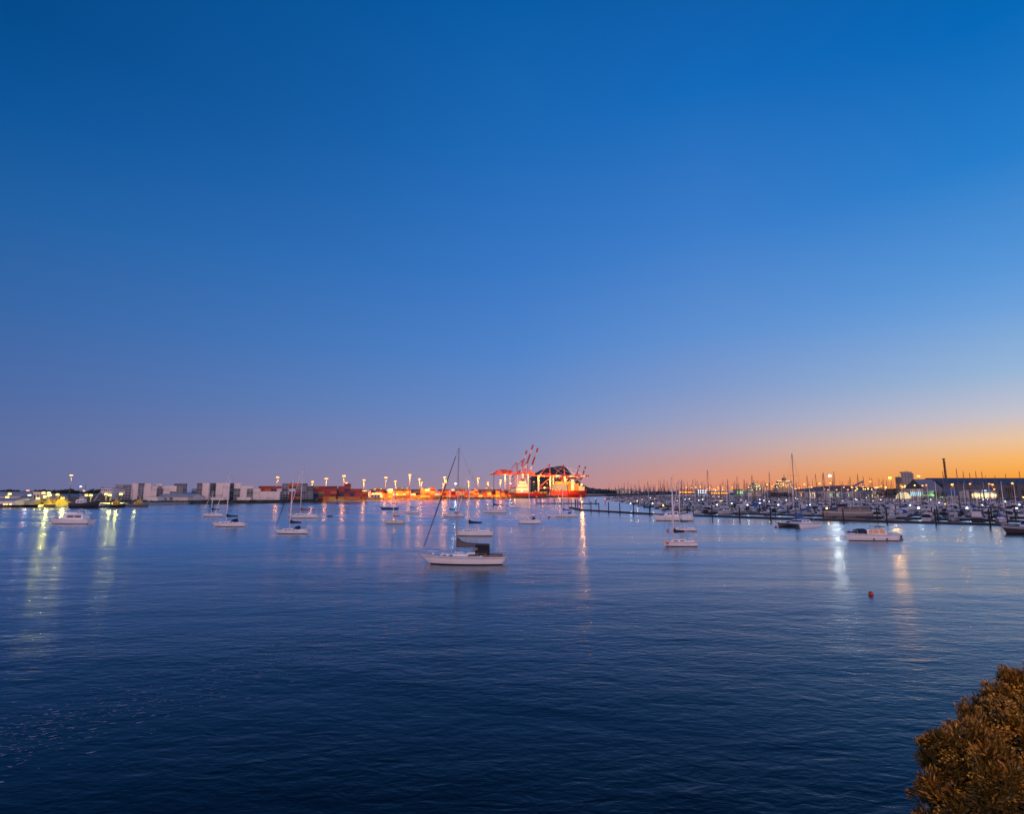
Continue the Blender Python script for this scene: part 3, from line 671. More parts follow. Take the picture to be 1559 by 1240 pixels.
def pine(label, px, D, hpx, base=2.):
    s = mpp(D); x = W(px, 750, D).x; h = hpx * s; o = thing('norfolk_pine', label, 'pine tree', (x, D, base), random.uniform(0, 6), 'norfolk pines along the far shore')
    MB().tube((0, 0, -.3), (0, 0, h * .97), h * .022, h * .004, 6).build('trunk', barkm, o)
    cb = MB(); T = 11
    for k in range(T):
        zz = h * (.12 + .86 * k / T); r = h * .26 * (1 - k / T) ** .9 + .2
        for j in range(7):
            a = 2 * PI * j / 7 + k * .7; c, s2 = math.cos(a), math.sin(a); rr = r * random.uniform(.75, 1.1)
            w = rr * .30; e = Vector((c * rr, s2 * rr, zz + rr * .12)); i = len(cb.v)
            cb.v += [(0, 0, zz + .3), (e.x * .6 - s2 * w, e.y * .6 + c * w, zz), tuple(e), (e.x * .6 + s2 * w, e.y * .6 - c * w, zz), (e.x * .6, e.y * .6, zz - h * .045)]
            cb.face((i, i + 1, i + 2, i + 3)); cb.face((i, i + 4, i + 2)); cb.face((i + 1, i + 2, i + 4))
    cb.build('crown', leafd, o)
PX = [923, 927, 931, 934, 937, 962, 968.5, 974, 984, 989.5, 995.5, 1003, 1007, 1012, 1018, 1024, 1031, 1034, 1037, 1042, 1047, 1053]
for i, px in enumerate(PX):
    pine(f'dark norfolk pine on the far shore, {ordw(i + 1)} counting rightwards from the mountain foot', px, 1750 + (i % 3) * 15, random.uniform(8, 11))
fw = MB()
for k in range(420):
    px = random.uniform(893, 1070); D = random.uniform(1790, 1900); c = W(px, 748, D); r = random.uniform(3, 6)
    leafball(fw, (c.x, c.y, 2 + r * .5), r, 12, 1.6)
for k in range(420):
    px = random.uniform(-60, 200); D = random.uniform(980, 1200); c = W(px, 748, D); r = random.uniform(2.5, 5)
    leafball(fw, (c.x, c.y, 5 + r * .8 + 2.5 * math.sin(px * .11) * math.sin(px * .037)), r, 12, 1.3)
kind(fw.build('far_woods', leafd), 'stuff')

# ------------------------------------------------------------------ simple building helper
def building(label, pl, pr, ptop, D, depth, wall, roof=None, rows=0, cols=0, win=glass, rtype='flat', base=GZ, rz=0, name='building', cat='building', group=None, wfill=.5, rh=.28, winlit=0, win2=None):
    s = mpp(D); a, b = W(pl, ptop, D), W(pr, ptop, D); w = b.x - a.x; h = a.z - base; cx = (a.x + b.x) / 2
    o = thing(name, label, cat, (cx, D + depth / 2, base), rz, group)
    hw = h if rtype == 'flat' else h * (1 - rh)
    MB().box((0, 0, hw / 2), (w, depth, hw)).build('wall', wall, o)
    if rtype == 'flat': MB().box((0, 0, h + .2), (w + .5, depth + .5, .4)).build('roof', roof or roofg, o)
    elif rtype == 'gable':     # ridge along x
        e = .6; pts = [(-depth / 2 - e, hw), (0, h), (depth / 2 + e, hw), (depth / 2 + e, hw - .25), (0, h - .25), (-depth / 2 - e, hw - .25)]
        MB().loft([[(x, p[0], p[1]) for p in pts] for x in (-w / 2 - e, w / 2 + e)], closed=True, caps=(True, True), smooth=False).build('roof', roof or roofg, o)
        MB().prism([(-w / 2 + .05, -depth / 2 + .05), (w / 2 - .05, -depth / 2 + .05), (w / 2 - .05, depth / 2 - .05), (-w / 2 + .05, depth / 2 - .05)], hw, hw + .02).build('wall', wall, o)
        mb = MB()
        for x in (-w / 2, w / 2 - .3): mb.loft([[(xx, -depth / 2, hw), (xx, 0, h - .26), (xx, depth / 2, hw)] for xx in (x, x + .3)], closed=True, caps=(True, True), smooth=False)
        mb.build('gable_wall', wall, o)
    elif rtype == 'front':     # gable end to the camera
        e = .6; pts = [(-w / 2 - e, hw), (0, h), (w / 2 + e, hw), (w / 2 + e, hw - .25), (0, h - .25), (-w / 2 - e, hw - .25)]
        MB().loft([[(p[0], y, p[1]) for p in pts] for y in (-depth / 2 - e, depth / 2 + e)], closed=True, caps=(True, True), smooth=False).build('roof', roof or roofg, o)
        MB().loft([[(-w / 2, y, hw), (0, y, h - .26), (w / 2, y, hw)] for y in (-depth / 2, depth / 2)], closed=True, caps=(True, True), smooth=False).build('gable_wall', wall, o)
    elif rtype == 'arch':
        pts = [(-depth / 2 + depth * k / 10, hw + (h - hw) * math.sin(PI * k / 10) ** .8) for k in range(11)]
        MB().loft([[(x, p[0], p[1]) for p in pts] + [(x, depth / 2, hw - .2), (x, -depth / 2, hw - .2)] for x in (-w / 2 - .3, w / 2 + .3)], closed=True, caps=(True, True), smooth=False).build('roof', roof or roofp, o)
    elif rtype == 'hip':
        e = .6; mb = MB(); k = min(w, depth) / 2
        mb.v = [(-w / 2 - e, -depth / 2 - e, hw), (w / 2 + e, -depth / 2 - e, hw), (w / 2 + e, depth / 2 + e, hw), (-w / 2 - e, depth / 2 + e, hw), (-w / 2 + k, 0, h), (w / 2 - k + .01, 0, h)]
        for f in ((0, 1, 5, 4), (1, 2, 5), (2, 3, 4, 5), (3, 0, 4), (0, 3, 2, 1)): mb.face(f)
        mb.build('roof', roof or roofg, o)
    if rows and cols:
        for r in range(rows):
            for c in range(cols):
                x = -w / 2 + w * (c + .5) / cols; z = hw * (r + .5) / rows; ww = w / cols * wfill; hh = hw / rows * .45
                lit = random.random() < winlit
                MB().box((x, -depth / 2 - .02, z), (ww, .16, hh)).build('window', (win2 or g_win) if lit else win, o)
    return o

# ------------------------------------------------------------------ far left: fishing wharf
building('long cream shed with rounded roof behind the white wharf hall', -60, 32, 749.2, 470, 40, wallc, roofp, rtype='arch', rh=.45)
building('grey arched shed between the orange lamp and the cream office', 28, 62, 753.5, 455, 30, roofp, roofg, rtype='arch', rh=.5)
building('small cream office with two dark windows beside the orange lamp', 51, 61, 749.5, 440, 8, wallc, roofg, 1, 2, glass)
o = building('low white wharf hall with three lit windows at the left frame edge', -40, 24, 759, 378, 18, wallw, roofp, 1, 0, rtype='gable', rh=.35, base=1.6)
for px in (6.5, 10.5, 16.2):
    x = W(px, 768, 378).x - o.location.x; MB().box((x, -9.1, W(px, 768.3, 378).z - 1.6), (1.1 if px < 14 else 1.5, .2, .9)).build('window', g_win, o)
MB().box((W(8, 763, 378).x - o.location.x, -9.06, W(8, 762.8, 378).z - 1.6), (5, .16, .8)).build('window', glass, o)
building('pale grey lean-to with a yellow-lit eave on the fishing wharf', 24, 52, 761, 385, 14, roofp, roofp, rtype='gable', rh=.25, base=1.6)
building('low grey shed with wide roof behind the navy trawler', 76, 132, 752.5, 520, 30, concd, roofg, rtype='gable', rh=.5)
building('flat pinkish three storey office with windows behind the wharf', 154, 171, 743.8, 560, 16, wallw, roofg, 3, 5, glass)
building('large drab warehouse right of the three storey office', 176, 188, 739.3, 640, 40, conc, roofg, 0, 0)
building('stepped pale cool store before the drab warehouse', 178, 186, 745, 600, 25, wallw, roofp, 0, 0)
building('low beige store with a pale end wall beside the bank', 225, 240, 757.5, 492, 10, wallw, roofp, 0, 0)
building('long low workshop with pale grey pitched roof before the small white stacks', 240, 291, 752.3, 512, 22, wallw, roofp, 1, 6, glass, 'gable', rh=.5)
building('beige open-sided shed before the grey pitched workshop roof', 264, 286, 758, 500, 8, wallc, roofp, 0, 0)
for i, (px, py, D, h, w) in enumerate(((16, 746.2, 560, 8, 13), (25, 746.6, 565, 8, 11), (38, 748, 560, 8, 9), (54, 745.6, 575, 9, 10), (60, 747, 580, 7, 8), (101, 746.5, 600, 9, 14), (109, 744.6, 590, 11, 14), (117, 745.5, 600, 10, 12), (140, 744.5, 620, 10, 12), (157, 741, 640, 17, 8))):
    tree(f'dark rounded tree behind the fishing wharf, {ordw(i + 1)} from the left frame edge', px, py, D, h, w)
# wharf deck under the fishing boats
wf = MB(); P = [G(45, 773.2), G(215, 770.6)]
wf.prism([(P[0].x, P[0].y + 12), (P[1].x, P[1].y + 12), (P[1].x + 4, P[1].y + 60), (P[0].x - 10, P[0].y + 60)], -.8, 1.7, 0)
kind(wf.build('quay', conc), 'structure')

def trawler(label, pl, pr, yw, mh, cabm, bow=-1, cabx=.2, masts=((.1, 26), (-.25, 18)), booms=(), hh=.14, lit=None, ch=.2, name='fishing_trawler'):
    g = G((pl + pr) / 2, yw); D = g.y; s = mpp(D); Ln = (pr - pl) * s; B = Ln * .26; Fb = Ln * hh
    o = thing(name, label, 'fishing boat', (g.x, g.y + B * .4, 0), PI if bow < 0 else 0, 'fishing boats at the wharf')
    zd = hull(o, Ln, B, Fb, mh, None, bootred, stern=.8, rake=.09, sheer=.55, bulwark=.2); z = Fb
    cb = cabin(o, (cabx - .13) * Ln, (cabx + .13) * Ln, B * .66, B * .6, z, ch * Ln * .55, ch * Ln * .6, cabm, ((( cabx - .1) * Ln, (cabx) * Ln, .3, .6), ((cabx + .01) * Ln, (cabx + .1) * Ln, .3, .6)), fs=.3, name='deckhouse')
    cabin(o, (cabx - .03) * Ln, (cabx + .12) * Ln, B * .5, B * .46, z + ch * Ln * .6, ch * Ln * .4, ch * Ln * .42, cabm, (((cabx) * Ln, (cabx + .1) * Ln, .4, .8),), fs=.3, screen=True, name='wheelhouse')
    for mx, mh_ in masts:
        mb = MB().tube((mx * Ln, 0, z), (mx * Ln, 0, z + mh_ * s), .16, .08, 6); q = mb.build('mast', mastd if lit is None else yellowp, o)  # lit boats get yellow masts, lamplight painted into the colour
        MB().beam((mx * Ln, -.9, z + mh_ * s * .8), (mx * Ln, .9, z + mh_ * s * .8), .12).build('crosstree', mastd, q)
    for (x0, z0, x1, z1) in booms:
        MB().tube((x0 * Ln, .3, z + z0 * s), (x1 * Ln, .3, z + z1 * s), .14, .08, 5).build('derrick_boom', alupale, o)
    mb = MB()
    for k in range(3): mb.box(((-.18 - .1 * k) * Ln, 0, z + .4), (.07 * Ln, B * .5, .9), top=(.85, .85))
    MB().box((-.36 * Ln, 0, z + .5), (.1 * Ln, B * .6, 1.1), top=(.8, .9)).build('net_drum', cabm if lit else brownc, o)
    rail(o, Ln, B, zd(.4 * Ln), (.2 * Ln, .36 * Ln, .48 * Ln), (.85, .6, .1), 'bow_rail', .9, alu)
    return o
trawler('navy blue trawler with tall masts and a leaning derrick at the wharf', 103, 149, 774, darkhull, wallw, 1, -.15, ((-.06, 29), (.22, 21), (-.3, 14)), ((.25, 3, .50, 22), (.0, 4, -.25, 14)), .16)
trawler('black trawler with brightly lit yellow deckhouse at the wharf', 158, 190, 773.4, darkhull, yellowp, 1, .0, ((.05, 13), (-.25, 11)), (), .12, True, .30)  # yellow deckhouse paint stands in for yellow lamplight
trawler('grey fishing boat with orange net drum and crossed derricks', 189, 226, 772, greyhull, yellowp, 1, .02, ((.0, 21), (-.28, 25)), ((-.3, 3, -.05, 17), (.15, 3, -.1, 18)), .10, None, .2)
trawler('low blue fishing boat with red gear ahead of the yellow-lit trawler', 138, 166, 773.6, bluehull, wallw, -1, .25, ((.2, 10),), (), .09, None, .18)
for px, py, D, pw in ((168, 756, 352, 800), (178, 757, 352, 800), (206, 758, 350, 300), (72, 757, 380, 3200), (96, 758, 380, 2600)): light(W(px, py, D), pw, YEL, .4)
# yellow-lit gear on the wharf
def digger(label, px, py, D, s, mat):
    g = W(px, py, D); o = thing('wharf_excavator', label, 'excavator', (g.x, D, 1.7), 0, 'lit machines on the wharf')
    MB().box((0, 0, .5 * s), (3.6 * s, 2.4 * s, .9 * s), top=(.85, 1)).build('track', black, o)
    MB().box((0, 0, 1.5 * s), (3 * s, 2.2 * s, 1.0 * s), top=(.95, .95)).build('body', mat, o)
    MB().box((.8 * s, .4, 2.5 * s), (1.2 * s, 1.1 * s, 1.0 * s), top=(.8, .9)).build('cab', glass, o)
    MB().beam((-.6 * s, 0, 2 * s), (2.4 * s, 0, 4.6 * s), .4 * s).beam((2.4 * s, 0, 4.6 * s), (4.2 * s, 0, 2.4 * s), .32 * s).build('boom', mat, o)
digger('yellow excavator under the lamps on the fishing wharf, nearer the grey lean-to', 64, 770, 392, 1.2, yellowp)
digger('yellow excavator beside the bow of the navy trawler', 84, 770, 395, 1.35, yellowp)
netm = paint('yellow net heap', (.55, .40, .06), .9, .35, 2, 0, .5)
for i, (px, w, h) in enumerate(((56, 5, 3.0), (74, 7, 3.6), (93, 9, 5.2), (100, 6, 4.2))):
    c = W(px, 770, 388); mb = MB(); secs = []
    for k in range(9):
        t = k / 8; r = math.sin(PI * max(.03, min(.97, t))) ** .6
        secs.append([(w * (t - .5), 2.4 * r * math.cos(q) * random.uniform(.8, 1.1), h * .8 * r * max(0, math.sin(q)) * random.uniform(.75, 1.1)) for q in [PI * j / 8 for j in range(9)]])
    mb.loft(secs, smooth=False); o = mb.build('net_heap', netm); o.location = (c.x, c.y, 1.68)
    tag(o, f'yellow-lit heap of fishing nets on the wharf, {ordw(i + 1)} from the lean-to', 'nets', 'net heaps on the wharf')

# ------------------------------------------------------------------ lamps
polg = paint('galvanised pole', (.07, .062, .058), .6, .1, .5)
def lampmast(label, px, ptop, D, c=SOD, g=g_sod, power=30000, base=GZ, group='floodlight masts of the port', hw=2.6, r=.42, name='floodlight_mast', polem=None, lampdrop=.5, rad=.6, beam=0, ls=1.):
    t = W(px, ptop, D); b0 = Vector((t.x, D, base)); o = thing(name, label, 'floodlight', b0, 0, group); h = t.z - base
    MB().tube((0, 0, 0), (0, 0, h), r, r * .45, 8).build('pole', polem or polg, o)
    MB().box((0, 0, h + .25), (hw, .8, .35)).build('crossbar', alu, o)
    mb = MB()
    for k in (-1, 0, 1): MB().box((k * hw * .33, -.35, h - .28 * ls), (hw * .28, .5, .62 * ls), top=(1, .7)).build('lamp', g, o)
    if power: light((t.x, D - 2.6, t.z + 1.0), power, c, rad)
    if beam: spot((t.x, D - 2.4, t.z - 1.2), beam, c, rad)
    return o
FM = [(423, 727, 640), (476, 733.8, 640), (497, 729, 620), (524, 725, 650), (527.5, 735.6, 790), (554.5, 731, 690), (587.5, 727.5, 694), (602, 733, 700), (624, 723.5, 712), (638.5, 730, 722), (642, 735, 880), (675, 737, 900), (677, 727, 752), (679, 731.5, 860), (713.5, 733.3, 790), (728, 728.5, 795), (743, 735, 930), (762, 731.5, 800)]
PW = [16000, 14000, 14000, 20000, 20000, 45000, 45000, 50000, 60000, 50000, 50000, 60000, 50000, 50000, 60000, 60000, 60000, 60000]
for i, (px, py, D) in enumerate(FM):
    lampmast(f'tall orange floodlight mast over the container terminal, {ordw(i + 1)} from the left', px, py, D, power=2400 if px > 500 else 1300, c=(1., .29, .035), beam=PW[i] * (2.5 if px > 540 else 4.4), hw=3.6 if py < 730 else 3.0, ls=1.6)
lampmast('cool white floodlight mast just left of the largest yacht mast', 693.5, 737, 780, COOL, g_cool, 2000, hw=3)
lampmast('cool white floodlight mast left of the ship with yellow superstructure', 777.5, 736.5, 900, COOL, g_cool, 700, hw=2.4)
lampmast('tall leaning-looking orange lamp mast above the navy trawler', 109, 724, 470, WARM, g_sod, 1200, r=.35, beam=9000, group='wharf lamps')
for lb, px, py, D, c, g, pw, hw in (
    ('orange-red lamp post beside the cream office on the wharf', 43, 747, 430, (1, .25, .05), glow('orange red lamp', (1., .25, .06), 3), 260, 2.0),
    ('white lamp post right under the orange-red lamp', 45.5, 754, 400, COOL, g_cool, 260, 2.2),
    ('cool lamp on the short mast between trawler and trees', 123.5, 741, 480, COOL, g_cool, 300, 1.6),
    ('orange lamp post right of the cool lamp behind the trawler', 128.5, 747.5, 470, SOD, g_sod, 500, 1.8)):
    lampmast(lb, px, py, D, c, g, pw, hw=hw, r=.18, group='wharf lamps')
YL = [(15.5, 751.5), (12, 756.5), (67, 750.2), (75, 750.3), (69.5, 756), (76.5, 753.6), (88.3, 752.5), (58.5, 758.6), (83, 762.8), (64, 768), (20.5, 763.8), (132, 753.5), (139, 753.8), (162, 752), (168, 753.3), (184.7, 752), (96, 758)]
for i, (px, py) in enumerate(sorted(YL)):
    D = 400 if py > 757 else 432
    lampmast(f'short yellow wharf lamp post, {ordw(i + 1)} from the left around the fishing boats', px, py, D, YEL, g_yel, 200 if px > 30 else 60, hw=2.4, ls=1.9, r=.12, group='wharf lamps', rad=.4, beam=24000 if px > 30 else 900)

# ------------------------------------------------------------------ containers
CC = {'w': ('white', (.76, .65, .60)), 'c': ('cream', (.62, .55, .48)), 'g': ('grey', (.20, .22, .25)), 'd': ('slate', (.10, .11, .13)), 'b': ('blue', (.03, .12, .28)), 'n': ('navy', (.02, .035, .10)),  # white has the warm town light tinted into its base colour
      'r': ('red', (.42, .04, .03)), 'm': ('maroon', (.18, .025, .03)), 'o': ('orange', (.60, .17, .03)), 'y': ('yellow', (.62, .38, .06)), 'k': ('green', (.06, .18, .10))}
def container_mesh(code):
    mb = MB(); L, w, h = 6.06, 2.44, 2.59; e = .09
    for x in (-L / 2 + e, L / 2 - e):
        for y in (-w / 2 + e, w / 2 - e): mb.box((x, y, h / 2), (2 * e, 2 * e, h))
    mb.box((0, 0, h / 2), (L - .14, w - .14, h - .06))
    for z in (e, h - e):
        for y in (-w / 2 + e, w / 2 - e): mb.box((0, y, z), (L - 4 * e, 2 * e - .01, 2 * e - .01))
    for k in range(13): mb.box((-L / 2 + .45 + k * .43, 0, h / 2), (.2, w - .05, h - .45))
    for k in (-.6, -.2, .2, .6): mb.box((L / 2 - .04, k, h / 2), (.05, .06, h - .3))
    if code in 'gd':    # refrigeration unit grille on the camera-side face of a turned box
        for k in range(2): mb.box((-1.5 + 3 * k, 0, h * .5), (1.1, w + .02, 1.1), m=1)
    me = mb.build('proto', [paint('container ' + CC[code][0], CC[code][1], .55, .16, .6), glass])
    d = me.data; d.name = 'shipping_container'; bpy.data.objects.remove(me); return d
CM = {k: container_mesh(k) for k in CC}
NCONT = [0]; CDIM = (6.14, 2.5, 2.63)
FAR = []
def block(phrase, px0, D, cols, step=6.14, dy=0., z0=GZ, far=False):
    """columns of stacked containers from pixel px0 rightwards; a column is a string of colours from the ground up"""
    x = W(px0, 760, D).x; n = 0
    for ci, colr in enumerate(cols):
        if colr:
            n += 1
            jx, jy = random.uniform(-.08, .08), random.uniform(-.2, .2)
            for t, ch in enumerate(colr):
                if ch == ' ': continue
                if far or NCONT[0] >= 299: FAR.append((x + step * ci, D, z0 + t * CDIM[2] + .01, ch)); continue
                o = bpy.data.objects.new('shipping_container', CM[ch]); COL.objects.link(o)
                o.location = (x + step * ci + jx + random.uniform(-.05, .05), D + dy * ci + jy + random.uniform(-.06, .06), z0 + t * CDIM[2] + .01)
                o.rotation_euler = (0, 0, random.choice((0, PI)))
                tag(o, f'{CC[ch][0]} container at tier {t + 1}, {ordw(n)} column, {phrase}', 'container', 'stacked shipping containers'); NCONT[0] += 1
        
block('small pale stacks behind the beige store', 186, 565, ['ggw', 'ggggg', 'wwwwww', 'dggggd', 'wwwwww', 'wwgww'])
block('pale stack above the grey workshop roof', 224, 545, ['wwwww', 'wwwc', 'dddd', 'wwwcw', 'wwgww', 'ggggg'])
block('x', 214, 590, ['wwwww', '', '', 'gggggw', 'gggww', '', 'dgdgdd', 'ddgdgd', '', 'bgbg', 'ggwg', 'ggggw', 'gggggg'], far=True)
block('slate reefer wall beside the pale towers', 304, 555, ['ddgdgd', '', 'gdgddd', '', '', 'dgdgdd'])
block('narrow tall pale tower', 312.5, 545, ['wwwwww'])
block('wide tall pale tower', 333.5, 545, ['wcwwww', 'wwwwcw'])
block('low pale row below the towers', 326.5, 528, ['w', 'w', '', '', 'w', 'w'])
block('pale staircase before the red containers', 361, 542, ['gdgdww', 'wwwww', 'dgdgw', 'wwcw', 'www', 'cww', 'www'])
block('grey and red rows above white boxes', 398, 575, ['gggrr', 'ggdor', 'ggddr', 'gggwr', 'ggwwo', 'rrgwm', 'odrg'])
block('grey wall with orange lids', 434, 575, ['gggdgg', 'gdgggo', 'dggggo', 'ggdggd', 'gggdd'])
block('mixed red and orange stacks', 462, 588, ['oyggd', 'rgggo', 'bngro', 'rkorr', 'rrrrm', 'rmorm'])
block('maroon and navy end stacks', 492, 592, ['mnrmm', 'rnmmn', 'rmnm', 'ynmrr', 'ormnrm', 'rnmr', 'rorr', 'oro'])
block('orange boxes before the red yard', 497, 575, ['o', 'y', '', '', 'o', 'or'])
block('orange-lit row behind the dark roofed shed', 571, 705, ['yd', 'yom', 'oo', 'yoyw', 'rwo', 'dyo'])
block('x', 607, 735, ['oyo', 'mwo', 'roym', 'ow', 'o', 'ydoo', 'yrow', 'roymo', 'dwo'], far=True)
block('x', 655, 770, ['ory', 'rm', 'dyr', 'omo', 'yoo', 'r', 'royn', 'dyom', 'oro', 'yo'], far=True)
block('x', 712, 815, ['or', 'dyo', 'romo', 'y', 'rm', 'oyd', 'o', 'yoo', 'oo'], far=True)
# the rest of the yard behind: far, uncountable rows
def boxmesh(mb, x, y, z, m): mb.box((x, y, z + 1.3), (6.0, 2.4, 2.55), m=m)
fc = MB(); keys_ = ['o', 'y', 'r', 'w', 'm', 'n', 'c', 'g', 'd', 'b', 'k']
for x, D, z, ch in FAR: fc.box((x, D, z + 1.3), (6.0, 2.4, 2.55), m=keys_.index(ch))
for row in range(7):
    D = 830 + row * 22
    for k in range(60):
        px = 560 + k * 5.0; x = W(px, 750, D).x
        if D < 760 or x > 5: continue
        if random.random() < .2: continue
        for t in range(random.choice((1, 2, 3, 3, 4))): boxmesh(fc, x, D, GZ + t * 2.63, random.choice((0, 0, 0, 1, 2, 2, 3, 4, 5, 8)))
kind(fc.build('container_rows', [paint('container ' + CC[k][0], CC[k][1]) for k in keys_]), 'stuff')
for i, px in enumerate((540, 561, 577, 610, 612)): pass
building('dark roofed shed with steep gable beside the moored launch', 539, 556, 747.5, 668, 26, walld, walld, rtype='gable', rh=.6, base=GZ)
building('white gabled store lit orange beside the dark roofed shed', 565, 579, 750.8, 680, 14, wallw, roofp, 1, 3, glass, rtype='gable', rh=.35)
building('narrow white kiosk with an orange roof lamp on the bank', 558.5, 563, 747.5, 672, 4, wallw, roofp, 1, 1, g_win)
tree('green bush on the port bank before the dark roofed shed', 545, 757, 655, 4, 8, n=14, mat=scrubm)

def straddle(label, px, D, ptop=744.5):
    t = W(px, ptop, D); h = t.z - GZ; o = thing('straddle_carrier', label, 'straddle carrier', (t.x, D, GZ), random.uniform(-.2, .2), 'straddle carriers in the yard')
    for s in (-1, 1):
        for e in (-1, 1): MB().box((e * 3.4, s * 2.2, h / 2 + .4), (.7, .7, h - .8)).build('leg', yellowp, o)
        MB().box((0, s * 2.2, .75), (8.6, .8, .9)).build('wheel_beam', black, o)
    MB().box((0, 0, h + .3), (9.0, 5.4, .9)).build('top_frame', yellowp, o)
    MB().box((3.2, 0, h - 1.2), (1.6, 1.8, 1.8)).build('cab', glass, o)
    MB().box((-2.2, 0, h + 1.2), (3, 3, 1.1)).build('engine', yellowp, o)
    for e in (-1, 1):
        MB().box((e * 4.2, -2.75, h + .3), (.9, .2, .6)).build('lamp', g_yel, o)
for i, (px, D) in enumerate(((530.5, 720), (577, 735), (609, 770), (616, 775), (648, 800), (703, 830), (709, 835), (745, 860))):
    straddle(f'tall yellow straddle carrier with two lamps in the orange yard, {ordw(i + 1)} from the left', px, D, 744.3 if i not in (1,) else 745.5)

# ------------------------------------------------------------------ ships and quay
def qlight(px, py, D, power, c=SOD, rad=.8):
    p = W(px, py, D); o = spot((p.x, p.y, p.z + 4), power, c, rad, 150); o.rotation_euler = (R(68), 0, 0)     # aimed at the ships, away from the water
qz = 3.2
qm = MB(); qm.prism([(-30, 880), (20, 905), (190, 1180), (190, 1400), (-30, 1400)], -2, qz); kind(qm.build('container_quay', conc), 'structure')
def shiphull(o, pl, pr, D, deck_py, wl_py, bow, mats, B=26, sheer=.35, name='hull', split=None):
    s = mpp(D); Ln = (pr - pl) * s; Fb = W(0, deck_py, D).z
    return Ln, Fb, hull(o, Ln, B, Fb, mats[0], mats[1], mats[2], stern=.9, rake=.07, sheer=sheer, m0=.3, deck=shipdark)
def lampkids(o, pts, D, mat=None, r=.7, name='deck_lamp'):
    for px, py in pts:
        p = W(px, py, D) - Vector(o.location); 
        if abs(o.rotation_euler.z) > 1: p = Vector((-p.x, -p.y, p.z))
        MB().ball(p, r, 8, 5).build(name, mat or g_sod, o)
# ship one: yellow-lit superstructure
D = 905; c = W(802, 757, D)
o = thing('cargo_ship', 'red cargo ship with glowing yellow superstructure and white lattice mast, under the raised crane booms', 'ship', (c.x, D, 0), 0, 'ships at the container quay')
Ln, Fb, zd = shiphull(o, 770.5, 834, D, 751.2, 758.5, 1, (shipred, shipred, shipdark), 20)
def at(px, py, D=D, oo=o): p = W(px, py, D); return p.x - oo.location.x, p.z
def shipbox(o, pl, pr, pt, pb, D, dep, mat, name, y=0, top=None):
    a, b = W(pl, pt, D), W(pr, pb, D); sg = -1 if abs(o.rotation_euler.z) > 1 else 1
    cx = (a.x + b.x) / 2 - o.location.x
    return MB().box((sg * cx, sg * y, (a.z + b.z) / 2), (b.x - a.x, dep, a.z - b.z), top=top).build(name, mat, o)
shipbox(o, 786, 804.5, 742, 751.8, D, 16, shipsup, 'deckhouse')
shipbox(o, 787.5, 803, 737, 742, D, 13, shipsup, 'accommodation')
shipbox(o, 790, 801, 733, 737, D, 11, shipsup, 'bridge')
shipbox(o, 793.5, 797.5, 729.5, 733, D, 6, shipdark, 'funnel')
shipbox(o, 773.5, 785.5, 746.5, 751.8, D, 15, paint('grey hatch', (.25, .25, .27)), 'hatch_cover')
shipbox(o, 779, 783, 749, 757.5, D, 21.5, wallw, 'hull_mark')
for k, (pt, pl, pr) in enumerate(((739.5, 788, 802.5), (734.8, 790.5, 800.5), (745.5, 787, 804))):
    n = 7
    for j in range(n):
        a = pl + (pr - pl) * j / n; shipbox(o, a + .3, a + (pr - pl) / n - .4, pt - .5, pt + .7, D, 16.4 if k == 2 else (13.4 if k == 0 else 11.4), g_win, 'window')
mb = MB(); a = W(805.2, 752, D); b = W(807.2, 731, D); lx = a.x - o.location.x; rx = b.x - o.location.x
for y in (-1, 1):
    for x in (lx, rx): mb.beam((x, y, a.z), (x, y, b.z), .32)
K = 10
for k in range(K):
    z0, z1 = a.z + (b.z - a.z) * k / K, a.z + (b.z - a.z) * (k + 1) / K
    mb.beam((lx, -1, z0), (rx, -1, z1), .22); mb.beam((rx, -1, z0), (lx, -1, z1), .22)
mb.build('lattice_mast', cranew, o)
lampkids(o, [(788, 735.5), (803, 741.5), (793, 737.4), (772.5, 750.5), (786.5, 745.3), (807, 750.5), (810.6, 750.6), (815, 748), (800, 732)], D - 9, g_sod, .65)
lampkids(o, [(794.5, 748)], D - 9, g_cool, .9)
for x0 in (810, 816, 822, 828): shipbox(o, x0, x0 + 4.5, 748.5 + (x0 % 4) * .3, 751.8, D, 12, paint('container orange', CC['o'][1]) if x0 % 8 < 4 else yellowp, 'hatch_cover')
qlight(795, 736, D - 24, 15000, (1, .46, .05)); qlight(790, 747, D - 20, 5000, (1, .46, .06)); qlight(815, 746, D - 22, 7000); qlight(777, 746, D - 20, 5000)
for px, py in ((784, 744), (806, 746), (826, 744)): light(W(px, py, D - 24), 1500, (1., .30, .04), .9)
# ship two
D = 1010; c = W(866, 757, D)
o = thing('container_ship', 'larger red container ship with high flared bow lit by rows of lamps before the mountain', 'ship', (c.x, D, 0), 0, 'ships at the container quay')
Ln, Fb, zd = shiphull(o, 838, 895, D, 747.3, 757, 1, (shipred, shipred, shipdark), 28, .3)
shipbox(o, 840, 863, 738, 747.5, D, 24, paint('container grey', CC['g'][1]), 'container_stack')
shipbox(o, 845, 868, 733.5, 738, D, 22, paint('container yellow', CC['y'][1]), 'container_stack')
shipbox(o, 864, 880, 737, 747.5, D, 24, paint('container orange', CC['o'][1]), 'container_stack')
shipbox(o, 868, 873, 730, 747.5, D, 26, shipsup, 'accommodation')
for j in range(4): shipbox(o, 868.5, 872.5, 732 + j * 3.4, 733.2 + j * 3.4, D, 26.4, g_win, 'window')
shipbox(o, 879, 889, 741, 747.5, D, 20, shipsup, 'forecastle_house')
shipbox(o, 838.3, 863, 747.6, 755.6, D, 27.5, shipred, 'dark_hull_side')
